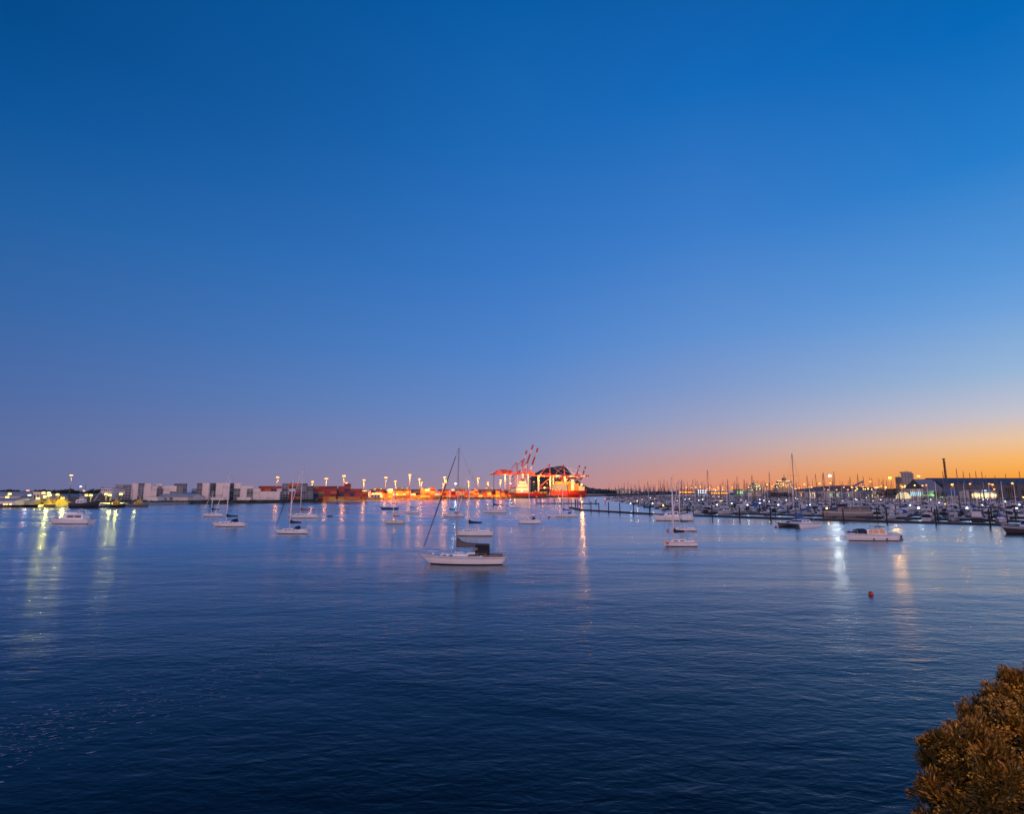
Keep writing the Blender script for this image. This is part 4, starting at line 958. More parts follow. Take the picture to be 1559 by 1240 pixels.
lampkids(o, [(841, 745.3), (846, 747), (851.5, 747.3), (857, 747.2), (862, 747.3), (867, 748), (846, 734.5), (850, 735.5), (856, 735.2), (861, 734.6), (866.5, 733.5), (875, 736), (883, 741)], D - 15.5, g_sod, .75)
lampkids(o, [(885.6, 738.6), (829, 743)], D - 15.5, g_yel, 1.5)
qlight(885.6, 738.6, D - 22, 18000, (1., .45, .05)); qlight(856, 738, D - 30, 24000, (1., .45, .05)); qlight(829, 743, D - 30, 15000, (1, .45, .05)); qlight(870, 749, D - 26, 14000); qlight(850, 750, D - 24, 9000)
for px, py in ((852, 744), (884, 741)): light(W(px, py, D - 28), 1800, (1., .30, .04), .9)
# small pilot launch ahead of the bow
g = G(884, 758.5); o2 = launch('small dark launch passing under the bow of the container ship', 880, 888, 758.3, mh=darkhull, mb=darkhull, fb=.15, name='pilot_launch')
cabin(o2[0], -.2 * o2[1], .2 * o2[1], o2[2] * .7, o2[2] * .6, o2[3], 1.8, 1.6, white, ((-1, 1, .4, .85),), fs=.5)

def crane(label, px, D, up, S=1., gird=36, boom=46, back=26, mred=craner, mwh=cranew, rz=0., dirn=1, gauge=22, apex=58, upang=74):
    x = W(px, 750, D).x; o = thing('container_crane', label, 'crane', (x, D, qz), rz if dirn > 0 else PI + rz, 'container cranes on the quay')
    g, ap, bm, bk, ga = gird * S, apex * S, boom * S, back * S, gauge * S; w = 8 * S
    for sx in (-1, 0):
        for sy in (-1, 1):
            MB().beam((sx * ga, sy * w, 0), (sx * ga, sy * w * .9, g), 2.0 * S).build('leg', mwh, o)
        MB().beam((sx * ga, -w, g * .36), (sx * ga, w, g * .36), 1.3 * S).build('portal_beam', mred, o)
    for sy in (-1, 1):
        MB().beam((-ga, sy * w * .97, g * .36), (0, sy * w * .97, g * .36), 1.2 * S).build('portal_beam', mred, o)
        MB().beam((-ga, sy * w * .97, g * .38), (0, sy * w * .92, g * .92), 1.0 * S).build('diagonal_brace', mred, o)
        MB().box((-ga / 2, sy * w, .4), (ga * 1.2, 1.6, 1.4)).build('sill_beam', mred, o)
    for sy in (-1, 1): MB().beam((-bk - ga, sy * 3 * S, g + 1), (1.5, sy * 3 * S, g + 1), 1.3 * S, 0, 2.2 * S).build('girder', mred, o)
    MB().box((-ga - bk * .45, 0, g + 4.6 * S), (11 * S, 6.5 * S, 5 * S)).build('machinery_house', mred, o)
    MB().box((-ga - bk * .9, 0, g + 2.8 * S), (4 * S, 6 * S, 3 * S)).build('counterweight', mwh, o)
    for sy in (-1, 1):
        MB().beam((0, sy * w * .8, g), (-1.5 * S, sy * 2 * S, ap), 1.2 * S).build('a_frame', mred, o)
        MB().beam((-ga, sy * w * .6, g), (-1.5 * S, sy * 2 * S, ap), .9 * S).build('back_stay', mred, o)
    hinge = Vector((2, 0, g + 1)); an = R(upang) if up else 0; dv = Vector((math.cos(an), 0, math.sin(an)))
    for sy in (-1, 1):
        n = 6
        mb = MB()
        for k in range(n):
            a = hinge + dv * (bm * k / n) + Vector((0, sy * 3 * S, 0)); b2 = hinge + dv * (bm * (k + 1) / n) + Vector((0, sy * 3 * S, 0))
            mb.beam(a, b2, 1.9 * S, (k % 3) == 1 and 1 or 0, 3.0 * S)
        for k in range(12):
            a = hinge + dv * (bm * k / 12); b2 = hinge + dv * (bm * (k + 1) / 12)
            if sy > 0: mb.beam(a + Vector((0, -3 * S, 0)), b2 + Vector((0, 3 * S, 0)), .4 * S, 1)
        mb.build('boom', [mred, mwh], o)
    A = Vector((-1.5 * S, 0, ap))
    for f in (.45, .9):
        MB().beam(A, hinge + dv * (bm * f) + Vector((0, 0, 1)), .45 * S).build('fore_stay', mwh, o)
    MB().box((4 * S if not up else -ga * .4, 0, g - 3 * S), (2.6 * S, 2.4 * S, 2.6 * S)).build('operator_cab', glass, o)
    mb = MB(); st = .55 * S
    for k in range(9):
        z0 = g * k / 9; mb.beam((-ga + (k % 2) * 2.2 * S, -w - .9 * S, z0), (-ga + ((k + 1) % 2) * 2.2 * S, -w - .9 * S, z0 + g / 9), st)
    mb.build('stair_tower', mwh, o)
    for fx in (-ga, -ga * .5, 0): MB().ball((fx, -3.6 * S, g - 1.2 * S), .7).build('flood_lamp', g_sod, o)
    if not up:
        for k in range(7): MB().ball((hinge.x + bm * (k + .5) / 7, -3.9 * S, g - .6), .65).build('boom_lamp', g_sod, o)
    return o
crane('container crane with raised red and white boom, leftmost and lowest of the three raised booms', 788, 930, True, .92, upang=71, boom=44)
crane('container crane with raised red and white boom, middle and tallest of the three raised booms', 796, 965, True, 1.0, upang=72, boom=50)
crane('container crane with raised red and white boom, rightmost of the three raised booms', 804, 1000, True, 1.0, upang=71, boom=47)
crane('orange-lit container crane with its boom lowered over the larger ship, nearer the raised cranes', 838, 1050, False, 1.0, boom=50, apex=56, gird=34)
crane('orange-lit container crane with its boom lowered, beneath the right slope of the mountain', 860, 1085, False, 1.0, boom=44, apex=56, gird=34)
crane('far container crane with small raised boom over the ship, first right of the mountain summit', 875, 1290, True, .9, boom=36, upang=72, apex=50)
crane('far container crane with small raised boom, closest to the bow of the larger ship', 884, 1310, True, .9, boom=34, upang=70, apex=48)
for px, py, D, pw in ((770, 728, 915, 50000), (790, 728, 945, 80000), (806, 728, 980, 60000), (826, 730, 1030, 80000), (845, 733, 1040, 90000), (868, 733, 1065, 80000), (890, 735, 1100, 40000)): qlight(px, py, D, pw * (.36 if px < 810 else 1.0), (1., .42, .05))
for i, (px, py, D) in enumerate(((812.8, 734, 1080), (820, 727.5, 1080), (833, 736, 1070), (863, 730, 1100))):
    lampmast(f'orange lamp mast on the crane quay, {ordw(i + 1)} towards the larger ship', px, py, D, power=900, beam=26000, base=qz, group='lamp masts on the crane quay')

# ------------------------------------------------------------------ breakwaters
BW = [(885, 777.6), (1003, 784.6), (1200, 791.2), (1424, 797.6), (1640, 804.0)]
bp_ = [G(x, y) for x, y in BW]
def pontoon(label, a, b, w, name='pontoon', z0=-.3, z1=.55, group='floating breakwater sections', cat='pontoon', endcap=0):
    d = (b - a); Ln = d.length; c = (a + b) / 2; o = thing(name, label, cat, (c.x, c.y, 0), math.atan2(d.y, d.x), group)
    n = max(1, int(Ln / 12))
    MB().box((0, 0, (z0 + z1) / 2), (Ln - .25, w, z1 - z0), top=(1, .96)).build('float', pontm, o)
    MB().box((0, 0, z1 + .06), (Ln - .35, w * .8, .12)).build('walkway', concd, o)
    MB().box((0, -w / 2 - .06, z1 - .1), (Ln - .4, .12, .2)).build('fender_strip', pilem, o)
    return o
for i in range(4): pontoon(f'dark floating breakwater section, {ordw(i + 1)} from the lamp-lit seaward end', bp_[i], bp_[i + 1], 2.6)
pontoon('short dark return of the breakwater at its lamp-lit seaward end', G(868.5, 773.8), G(884.6, 777.4), 2.4)
far_a, far_b = G(817, 767.4), G(912, 767.8)
pontoon('distant thin breakwater arm carrying a red marker at its tip', far_a, far_b, 2.2)
def pile(label, p, h, r=.26, mat=pilem, group='mooring piles'):
    o = thing('mooring_pile', label, 'pile', (p.x, p.y, 0), 0, group)
    MB().tube((0, 0, -2), (random.uniform(-.08, .08), random.uniform(-.05, .05), h), r, r * .9, 8).build('shaft', mat, o)
    MB().tube((0, 0, h - .02), (0, 0, h + .16), r * 1.12, r * .4, 8).build('cap', mat, o)
PB = [(883.5, 776.8), (899.8, 778.6), (911.8, 779.3), (926.5, 780.2), (943.8, 781.5), (964.5, 782.8), (989, 784), (1047, 786.6), (1084, 788), (1126, 789.2), (1173, 790.8), (1284, 794.3), (1350, 796.2), (1424.5, 798.4), (1507, 801.2)]
for i, (x, y) in enumerate(PB):
    p = G(x, y); p.y -= .2; pile(f'dark pile along the near breakwater, {ordw(i + 1)} from its lamp-lit end', p, random.uniform(4.3, 5.2))
for i, (x, y) in enumerate(((870, 774.2), (876.4, 775.4), (879.8, 776))):
    pile(f'dark pile on the short breakwater return, {ordw(i + 1)} from its outer tip', G(x, y), 5.0)
for i in range(9):
    p = far_a.lerp(far_b, (i + .6) / 9); pile(f'thin pile on the distant breakwater arm, {ordw(i + 1)} from the red marker', p, 4.4, .24)
p = far_a; o = thing('navigation_mark', 'red navigation post with a red lamp at the tip of the distant breakwater arm', 'marker', (p.x, p.y, .5), 0)
MB().tube((0, 0, 0), (0, 0, 5.2), .3).build('post', paint('red post', (.4, .04, .03)), o); MB().box((0, 0, 4.6), (1.2, .3, 1.2)).build('daymark', paint('red post', (.4, .04, .03)), o); MB().ball((0, 0, 5.5), .3).build('lamp', g_red, o)
c = W(885.3, 764.8, G(885, 777.6).y)
o = lampmast('warm lamp post at the seaward end of the near breakwater, lighting its base', 885.5, 764.2, G(885, 777.6).y + .8, (1., .34, .05), g_warm, 1900, base=.6, group=None, hw=.7, r=.14, rad=.45, polem=wallc)
MB().box((0, 0, .6), (1.3, 1.1, 1.3)).build('base', wallc, o)
for i, (px, py, gm, lb) in enumerate(((906.5, 764.5, g_grn, 'green navigation mark post at the inner end of the distant breakwater arm'), (921.5, 765, g_red, 'red navigation mark post between the distant arm and the marina'))):
    p = G(px, py + 3.5); o = thing('navigation_mark', lb, 'marker', (p.x, p.y, 0), 0)
    MB().tube((0, 0, -1), (0, 0, 4.), .28).build('post', gm if False else paint('green post', (.03, .2, .1)) if gm is g_grn else paint('red post', (.4, .04, .03)), o); MB().ball((0, 0, 4.3), .4).build('lamp', gm, o)

# ------------------------------------------------------------------ marina
canv = [navy, blue, black, teal, brownc, paint('green canvas', (.02, .09, .06), .8), red]
gel = paint('grey gelcoat', (.50, .50, .53), .4, .12, .8)  # greyer and darker than the white gelcoat, for the berthed boats
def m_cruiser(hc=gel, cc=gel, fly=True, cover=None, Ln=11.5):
    o = thing('moored_cruiser', 'x', 'motorboat'); B = Ln * .33; Fb = Ln * .115
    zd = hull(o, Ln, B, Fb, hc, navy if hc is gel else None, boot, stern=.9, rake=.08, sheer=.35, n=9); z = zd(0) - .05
    cabin(o, -.30 * Ln, .26 * Ln, B * .78, B * .55, z, .125 * Ln, .10 * Ln, cc, ((-.27 * Ln, -.04 * Ln, .36, .86), (-.02 * Ln, .13 * Ln, .36, .86)), fs=1.3, aslope=.1, screen=True, name='saloon')
    if fly:
        cabin(o, -.26 * Ln, .06 * Ln, B * .7, B * .55, z + .13 * Ln, .05 * Ln, .055 * Ln, cc, (), fs=.5, name='flybridge')
        MB().box((-.12 * Ln, 0, z + .255 * Ln), (.26 * Ln, B * .66, .09), top=(.95, .95)).build('hard_top', cc if cover is None else cover, o)
        for s in (-1, 1): MB().beam((-.2 * Ln, s * B * .28, z + .17 * Ln), (-.17 * Ln, s * B * .28, z + .255 * Ln), .1).build('top_support', steel, o)
        MB().tube((-.14 * Ln, .3, z + .26 * Ln), (-.17 * Ln, .3, z + .44 * Ln), .03, .015, 4).build('antenna', rope, o)
    if cover is not None: dodger(o, -.49 * Ln, -.27 * Ln, B * .8, Fb - .05, .13 * Ln, cover, 'cockpit_cover')
    else: MB().box((-.40 * Ln, 0, Fb + .25), (.18 * Ln, B * .72, .5)).build('cockpit', greyhull, o)
    rail(o, Ln, B, zd(.4 * Ln), (.2 * Ln, .36 * Ln, .48 * Ln), (.85, .6, .1), 'bow_rail', .5)
    return o
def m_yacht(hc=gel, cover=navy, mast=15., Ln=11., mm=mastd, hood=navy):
    o = thing('moored_yacht', 'x', 'yacht'); B = Ln * .30; Fb = Ln * .10
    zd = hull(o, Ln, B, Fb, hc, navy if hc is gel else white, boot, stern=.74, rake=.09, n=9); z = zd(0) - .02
    cabin(o, -.18 * Ln, .26 * Ln, B * .62, B * .42, z, .065 * Ln, .045 * Ln, white, ((-.14 * Ln, 0, .3, .66), (.02 * Ln, .13 * Ln, .3, .66)), fs=.3)
    rig(o, Ln, B, .1 * Ln, z + .5, mast, Fb * 1.3, mm, None, 1, .13, boomL=.38 * Ln, cover=cover, boomz=1.1, covh=.5, shrouds=True)
    dodger(o, -.24 * Ln, -.10 * Ln, B * .6, z + .3, 1.0, hood)
    rail(o, Ln, B, zd(-.4 * Ln), (-.32 * Ln, -.42 * Ln, -.49 * Ln), (.86, .80, .68), 'pushpit')
    return o
PROT = [
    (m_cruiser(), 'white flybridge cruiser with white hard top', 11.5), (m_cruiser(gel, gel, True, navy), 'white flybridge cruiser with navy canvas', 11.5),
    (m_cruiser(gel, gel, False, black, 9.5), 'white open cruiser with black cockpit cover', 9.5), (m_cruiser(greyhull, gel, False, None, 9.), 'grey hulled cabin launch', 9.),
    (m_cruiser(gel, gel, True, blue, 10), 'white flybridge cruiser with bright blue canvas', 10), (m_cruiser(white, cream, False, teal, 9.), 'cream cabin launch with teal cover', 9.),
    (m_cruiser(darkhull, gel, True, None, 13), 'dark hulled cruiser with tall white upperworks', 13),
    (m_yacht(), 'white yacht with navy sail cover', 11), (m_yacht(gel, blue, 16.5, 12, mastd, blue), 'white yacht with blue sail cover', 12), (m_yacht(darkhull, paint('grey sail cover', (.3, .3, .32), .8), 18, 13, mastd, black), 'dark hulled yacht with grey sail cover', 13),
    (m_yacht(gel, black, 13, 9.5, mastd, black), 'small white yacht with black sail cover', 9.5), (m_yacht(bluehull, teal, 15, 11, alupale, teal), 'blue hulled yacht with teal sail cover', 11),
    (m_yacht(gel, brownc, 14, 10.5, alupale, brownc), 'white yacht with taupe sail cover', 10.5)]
for o in list(COL.objects):
    if o.parent is not None: KIDS.setdefault(o.parent.name, []).append(o)
u = Vector((.7071, -.7071, 0)); nv = Vector((.7071, .7071, 0))
def leftx(n):   # where a pier starts: along the open basin
    lo, hi = -900, 600
    for _ in range(40):
        t = (lo + hi) / 2; p = nv * n + u * t
        lim = .255 if p.y < 300 else max(.175, .255 - (p.y - 300) * .00023)
        if p.y > 700: lim = .163 + (p.y - 700) * .0001
        if p.y > 0 and p.x / p.y > lim: hi = t
        elif p.y <= 0: hi = t
        else: lo = t
    return hi
cand = []; piers = []
n0 = 272
for k in range(17):
    n = n0 + 36 * k; t0 = leftx(n) + (6 if k else 26); t = t0; idx = 0
    tend = t0
    while True:
        p = nv * n + u * t
        if p.y < 60 or p.x / p.y > .93 or p.x > 470: break
        for sd in (-1, 1):
            if k == 0 and sd == -1 and random.random() < .45: continue
            if random.random() < .84:
                cand.append(((p + nv * (sd * 8.2)), k, sd, t))
        t += 6.4 + random.uniform(-.4, .9) + (1.2 if k > 5 else 0); tend = t
    piers.append((n, t0 - 4, tend))
cand.sort(key=lambda c: c[0].length)
NB = 292
indiv, rest = cand[:NB], cand[NB:]
rowmap = {}
for c in indiv: rowmap.setdefault((c[1], c[2]), []).append(c)
used = set(); rname = {-1: 'near', 1: 'far'}
for (k, sd), cs in sorted(rowmap.items()):
    cs.sort(key=lambda c: c[3])
    for i, (p, _, _, _) in enumerate(cs):
        pi = random.choice((0, 0, 1, 2, 3, 4, 5, 6, 7, 7, 8, 9, 10, 11, 12) if k < 3 else (0, 0, 1, 1, 2, 3, 4, 5, 7, 8, 9, 10, 11, 12))
        pr, desc, Lb = PROT[pi]
        if pi in used: o = copy_tree(pr)
        else: o = pr; used.add(pi)
        s = random.uniform(.82, 1.12); o.scale = (s, s * random.uniform(.92, 1.04), s * random.uniform(.95, 1.1))
        o.location = (p.x + random.uniform(-.3, .3), p.y + random.uniform(-.3, .3), 0)
        o.rotation_euler = (0, 0, R(45 + (0 if sd > 0 else 180) + (180 if random.random() < .35 else 0) + random.uniform(-4, 4)))
        side_ = 'near' if sd < 0 else 'far'
        tag(o, f'{desc}, {ordw(i + 1)} from open basin, {side_} side, {ordw(k + 1)} pier', o['category'], 'boats berthed in the marina')
for i, pr in enumerate(PROT):
    if i not in used:
        for ch in list(KIDS.get(pr[0].name, [])):
            for g2 in KIDS.get(ch.name, []): bpy.data.objects.remove(g2)
            bpy.data.objects.remove(ch)
        bpy.data.objects.remove(pr[0])
# the berths behind: too many to be counted
sb = MB()
for p, k, sd, t in rest:
    a = R(45 + random.choice((0, 180))); ca, sa = math.cos(a), math.sin(a); Ln = random.uniform(8.5, 13); B = Ln * .31
    def T(x, y, z): return (p.x + x * ca - y * sa, p.y + x * sa + y * ca, z)
    hm = random.choice((0, 0, 0, 0, 1, 2)); i = len(sb.v); Fb = 1.2
    ring = ((-.5, -.42), (.15, -.5), (.38, -.3), (.5, 0), (.38, .3), (.15, .5), (-.5, .42))
    for z, q in ((-.2, .8), (Fb, 1)): sb.v += [T(x * Ln, y * B * q, z + (.3 * max(0, x) if z > 0 else 0)) for x, y in ring]
    for j in range(7): sb.face((i + j, i + (j + 1) % 7, i + 7 + (j + 1) % 7, i + 7 + j), hm)
    sb.face(tuple(i + 7 + j for j in range(7)), 0)
    c = T(-.04 * Ln, 0, Fb + .7); sailing = random.random() < .5
    sb.box((c[0], c[1], Fb + (.4 if sailing else .9)), (Ln * .42, B * .66, .9 if sailing else 1.8), a, 0, (.8, .8))
    if sailing:
        q = T(.1 * Ln, 0, 0); mh_ = random.uniform(13, 22); sb.tube((q[0], q[1], 1.5), (q[0], q[1], mh_), .15, .10, 5, 3)
        q2 = T(-.26 * Ln, 0, 0); sb.beam((q[0], q[1], 3.0), (q2[0], q2[1], 3.1), .5, random.choice((2, 4, 4, 1)))
    else:
        sb.box((c[0], c[1], Fb + 1.3), (Ln * .425, B * .672, .55), a, 5, (.97, .97))
        if random.random() < .6: sb.box((c[0], c[1], Fb + 2.6), (Ln * .25, B * .55, .12), a, random.choice((0, 2, 4)))
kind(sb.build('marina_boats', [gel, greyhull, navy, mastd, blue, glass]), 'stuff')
# piers with piles and lamps
for i, (n, a, b2) in enumerate(piers):
    if b2 - a < 14: continue
    A, Bp = nv * n + u * a, nv * n + u * b2
    if i < 9: pontoon(f'floating marina pier lined with boats, {ordw(i + 1)} pier behind the breakwater', A, Bp, 2.4, 'marina_pier', group='marina piers', cat='pier', z1=.5)
    if i < 4:
        t = a + 6; j = 0
        while t < b2:
            for sd in (-1, 1):
                if i == 0 or sd < 0:
                    j += 1; p = nv * (n + sd * 15.5) + u * t
                    pile(f'dark berth pile at the boat sterns of the {ordw(i + 1)} pier, {ordw(j)} from the open basin', p, random.uniform(3.6, 4.6), .22)
            t += 19
    if i < 3:
        t = a + 13; j = 0
        while t < b2 - 8:
            j += 1; p = nv * n + u * t; c2 = p - nv * 7
            d = Vector((nv.x, nv.y, 0)); o = thing('finger_pontoon', f'narrow finger pontoon between boats, {ordw(j)} from the open basin on the {ordw(i + 1)} pier', 'pontoon', (p.x, p.y, 0), R(45), 'finger pontoons')
            MB().box((-7.6, 0, .12), (12.4, 1.0, .7)).build('float', pontm, o); MB().box((-7.6, 0, .5), (12.2, .9, .06)).build('walkway', concd, o)
            t += 13
DL = [(960, 767, 1), (970, 763.3, 0), (977.5, 761, 0), (990, 758.5, 1), (997, 759.8, 0), (993.5, 767, 1), (1009.7, 770, 0), (1023, 760, 0), (1031, 763.2, 0), (1043, 761, 1), (1049.5, 760, 1), (1064, 762.3, 1), (1070, 761, 1), (1091.5, 769, 1), (1096.5, 763.4, 0), (1099, 763, 0), (1114, 766.7, 1), (1128, 761.5, 0), (1135, 764.2, 1), (1138, 769.2, 1), (1156.7, 761, 1), (1156.5, 766.3, 1), (1163, 762.3, 1), (1171, 764.2, 1), (1185, 769.2, 1), (1186, 760.6, 1), (1197, 762, 1), (1211, 758.9, 1), (1214, 760, 1), (1233, 769, 1), (1258.5, 774.3, 0), (1272.5, 760, 1), (1282.6, 770, 1), (1283, 763.5, 1), (1302, 760.2, 1), (1304, 761.5, 1), (1319, 758, 1), (1341, 761.5, 1), (1385.5, 769.5, 1), (1398.3, 774, 1), (1417, 761, 1), (1429.8, 766, 1), (1439, 767.8, 0), (1472, 774, 1), (1495, 769.3, 1), (1497, 761.2, 1), (1504, 761, 1), (1530.5, 765, 1), (1530, 763, 1), (1547.8, 774.2, 1), (1551.8, 769, 1)]
for i, (px, py, cool) in enumerate(sorted(DL)):
    D = min(620, 7.4 * F / (py - HZ) * .985); p = W(px, py, D); z = max(p.z, 2.6)
    o = thing('dock_light', f'{"cool white" if cool else "warm white"} lamp on a short post in the marina, {ordw(i + 1)} from the left', 'dock lamp', (p.x, D, .5), 0, 'lamps along the marina piers')
    MB().tube((0, 0, 0), (0, 0, z - .75), .07, .06, 6).build('post', mastd, o)
    big = px in (1258.5, 1009.7, 1398.3, 1472, 970)
    MB().box((0, 0, z - .5), (.55, .55, .5 if not big else .7), top=(.8, .8)).build('lamp', g_cool if cool else g_warm, o)
    light((p.x, D - .7, z), 60 if big else 28, COOL if cool else WARM, .25)

# named boats of the marina
g = G(1308, 789.5); D = g.y + 3; o, Ln, B, Fb, zd = launch('long grey motor yacht with brown-windowed canvas house, alongside right behind the breakwater', 1268, 1349, 789.5, mh=paint('warm grey hull', (.28, .25, .24), .4), fb=.10, beam=.26, ms=white, group='boats berthed in the marina', sheer=.3)
o.location.y += 7
cabin(o, -.42 * Ln, .22 * Ln, B * .76, B * .6, zd(0) - .1, .10 * Ln, .10 * Ln, paint('drab canvas', (.22, .17, .15), .7), ((-.40 * Ln, -.24 * Ln, .35, .85), (-.22 * Ln, -.05 * Ln, .35, .85), (-.02 * Ln, .10 * Ln, .25, .9)), fs=1.2, screen=True, name='deckhouse')
dodger(o, .0 * Ln, .14 * Ln, B * .6, zd(0) + .10 * Ln, .05 * Ln, navy, 'flybridge_cover')
dodger(o, .27 * Ln, .45 * Ln, B * .4, zd(.4 * Ln), 1.0, black, 'bow_cover')
rail(o, Ln, B, zd(.4 * Ln), (.1 * Ln, .36 * Ln, .48 * Ln), (.9, .6, .1), 'bow_rail', .7)
g = G(1153, 777.5); o = m_cruiser(white, white, False, blue, 9); tag(o, 'launch wholly wrapped in bright blue canvas, bow pointing out behind the breakwater', 'motorboat', 'boats berthed in the marina'); o.location = (g.x, g.y + 4, 0); o.rotation_euler = (0, 0, R(-100))
dodger(o, -.3 * 9, .42 * 9, 2.9, 1.5, 1.7, blue, 'boat_cover')
# tall white floodlight on its mast over the marina
D = 305; lampmast('very bright white floodlight on a tall dark mast rising from the marina', 1262.5, 724.5, D, (1., .95, .82), g_cool, 1700, base=.3, group=None, hw=1.5, r=.16, polem=mastd, rad=.7)
for i, (px, tp) in enumerate(sorted(((1078.5, 714), (1056, 729), (1036, 730.5), (1227, 722), (1240, 720), (1270, 716.5), (1304, 720), (1313, 724), (1328, 727), (1366.5, 726), (1434, 716), (1456, 712), (1465, 716), (1476, 718.5), (1485.5, 716), (1494.5, 717), (1530, 720), (1551.5, 716), (1172, 717), (1146, 722)))):
    D = random.uniform(255, 340); 
    # tall sailing yachts among the berths
    p = W(px, tp, D); pr = bpy.data.objects.new('moored_yacht', None)
    base = PROT[8][0] if i % 2 else PROT[9][0]
    o = copy_tree(base); o.location = (p.x, D, 0); hb = 16.5 if i % 2 else 18.; s = max(.9, min(1.45, p.z / (hb + .55))); o.scale = (s, s, s); o.rotation_euler = (0, 0, R(45 + random.choice((0, 180)) + random.uniform(-3, 3)))
    tag(o, f'tall masted yacht overtopping its marina neighbours, {ordw(i + 1)} of these from the left', 'yacht', 'boats berthed in the marina')

# ------------------------------------------------------------------ the right-hand shore
building('long dark cool store with flat ridge behind the marina cafe', 1436, 1720, 727.5, 760, 60, walld, walld, rtype='gable', rh=.35)
building('lower dark gabled shed with sloping end, left of the long cool store', 1411, 1438, 729.5, 745, 50, walld, roofg, rtype='gable', rh=.7)
building('boathouse with steep blue hipped roof beside the lit cafe', 1444, 1473, 742.3, 640, 30, wallw, paint('blue roof', (.05, .10, .26), .5, .1, .2), rtype='hip', rh=.75)
o = building('brightly lit white marina cafe with a teal sign', 1479, 1516, 746, 612, 18, wallw, roofp, 0, 0, rtype='gable', rh=.25)
for k in range(9):
    x = -12.6 + 3.15 * k; MB().box((x, -9.1, 3.6), (2.1, .2, 3.2)).build('window', g_win, o)
MB().box((0, -10.0, 6.2), (27, 1.6, .25)).build('awning', wallw, o)
MB().box((.5, -9.2, 8.6), (4.2, .25, 1.0)).build('sign', g_teal, o)
for k in range(4): light((o.location.x - 10 + 6.5 * k, o.location.y - 11.5, 6.5), 700, (1, .85, .45), .3)
for i, (px, py) in enumerate(((1490, 748), (1511, 748.5))): pass
building('low pale pavilion with teal tube lights left of the green-lit canopy', 1385, 1405, 745.5, 640, 14, wallc, wallw, 1, 7, g_teal, wfill=.25)
o = building('long shed with a green-lit canopy edge behind the berths', 1404, 1434, 747.6, 655, 16, concd, roofg, 0, 0)
MB().box((0, -8.8, o.children[0].dimensions.z * .5 + 3), (22, .8, .5)).build('canopy_light', g_grn, o); light((o.location.x, o.location.y - 11, 7), 1300, (.4, 1, .4), .5)
# lit marquee
g = W(1375, 754, 610); o = thing('marquee', 'small curved marquee tent glowing warm white from inside', 'tent', (g.x, 610, GZ)); s = mpp(610)
a = [(-7.5 * s + 15 * s * k / 12, (W(0, 749.8, 610).z - GZ) * (.42 + .58 * math.sin(PI * k / 12))) for k in range(13)]
MB().loft([[(x, y, z) for x, z in a] + [(a[-1][0], y, 0), (a[0][0], y, 0)] for y in (-4, 4)], closed=True, caps=(True, True), smooth=False).build('canvas', g_tent, o)  # cloth itself emits, standing in for lamps under the marquee
for x in (-6, 6): MB().tube((x * s, -4.1, 0), (x * s, -4.1, 2.6), .12).build('pole', alu, o)
# silo block
D = 900; s = mpp(D); o = thing('grain_silo', 'tall concrete grain silo block with pipe arches on top', 'silo', (W(1380, 745, D).x, D, GZ)); zt = W(1384, 721, D).z - GZ; zl = W(1374, 726.8, D).z - GZ
for k in range(4): MB().tube((-3.2 * s + 4.4 * s * k, 0, 0), (-3.2 * s + 4.4 * s * k, 0, zt), 2.3 * s, n=18).build('bin', conc, o)
for k in range(2): MB().tube((-11.6 * s + 4.2 * s * k, 2, 0), (-11.6 * s + 4.2 * s * k, 2, zl), 2.15 * s, n=18).build('bin', concd, o)
MB().box((3.4 * s, 3, zt + 1.1), (16 * s, 4 * s, 2.2)).build('headhouse', conc, o)
for cx, r, z in ((.5, 4.4, zt - .2), (-9, 3.4, zl - .2)):
    mb = MB()
    for k in range(10):
        t0, t1 = PI * k / 10, PI * (k + 1) / 10
        mb.tube((cx * s + r * s * math.cos(t0), -2.5 * s, z + r * .75 * s * math.sin(t0)), (cx * s + r * s * math.cos(t1), -2.5 * s, z + r * .75 * s * math.sin(t1)), .35)
    mb.build('pipe_arch', steel, o)
building('orange-lit loading house at the foot of the grain silos', 1370, 1380, 736.5, 880, 8, yellowp, roofg, 2, 2, g_win)  # yellow wall stands in for an orange patch of light on the silos
# chimney
D = 830; a, b = W(1437, 699.5, D), W(1440, 730, D); o = thing('chimney', 'slender red-brown chimney with platforms rising over the dark sheds', 'chimney', (b.x, D, GZ)); h = a.z - GZ; cm_ = paint('rust stack', (.16, .045, .03), .7, .2, .2)
MB().tube((0, 0, 0), (0, 0, h), 1.5, 1.05, 12).build('stack', cm_, o); MB().tube((0, 0, h - .2), (0, 0, h + .9), 2.1, 2.0, 12).build('cap', cm_, o)
for f in (.55, .68, .8, .9): MB().tube((0, 0, h * f), (0, 0, h * f + .4), 1.9, 1.9, 12).build('platform', mastd, o)
MB().tube((2.2, 0, h * .35), (1.75, 0, h * .97), .18).build('ladder', mastd, o)
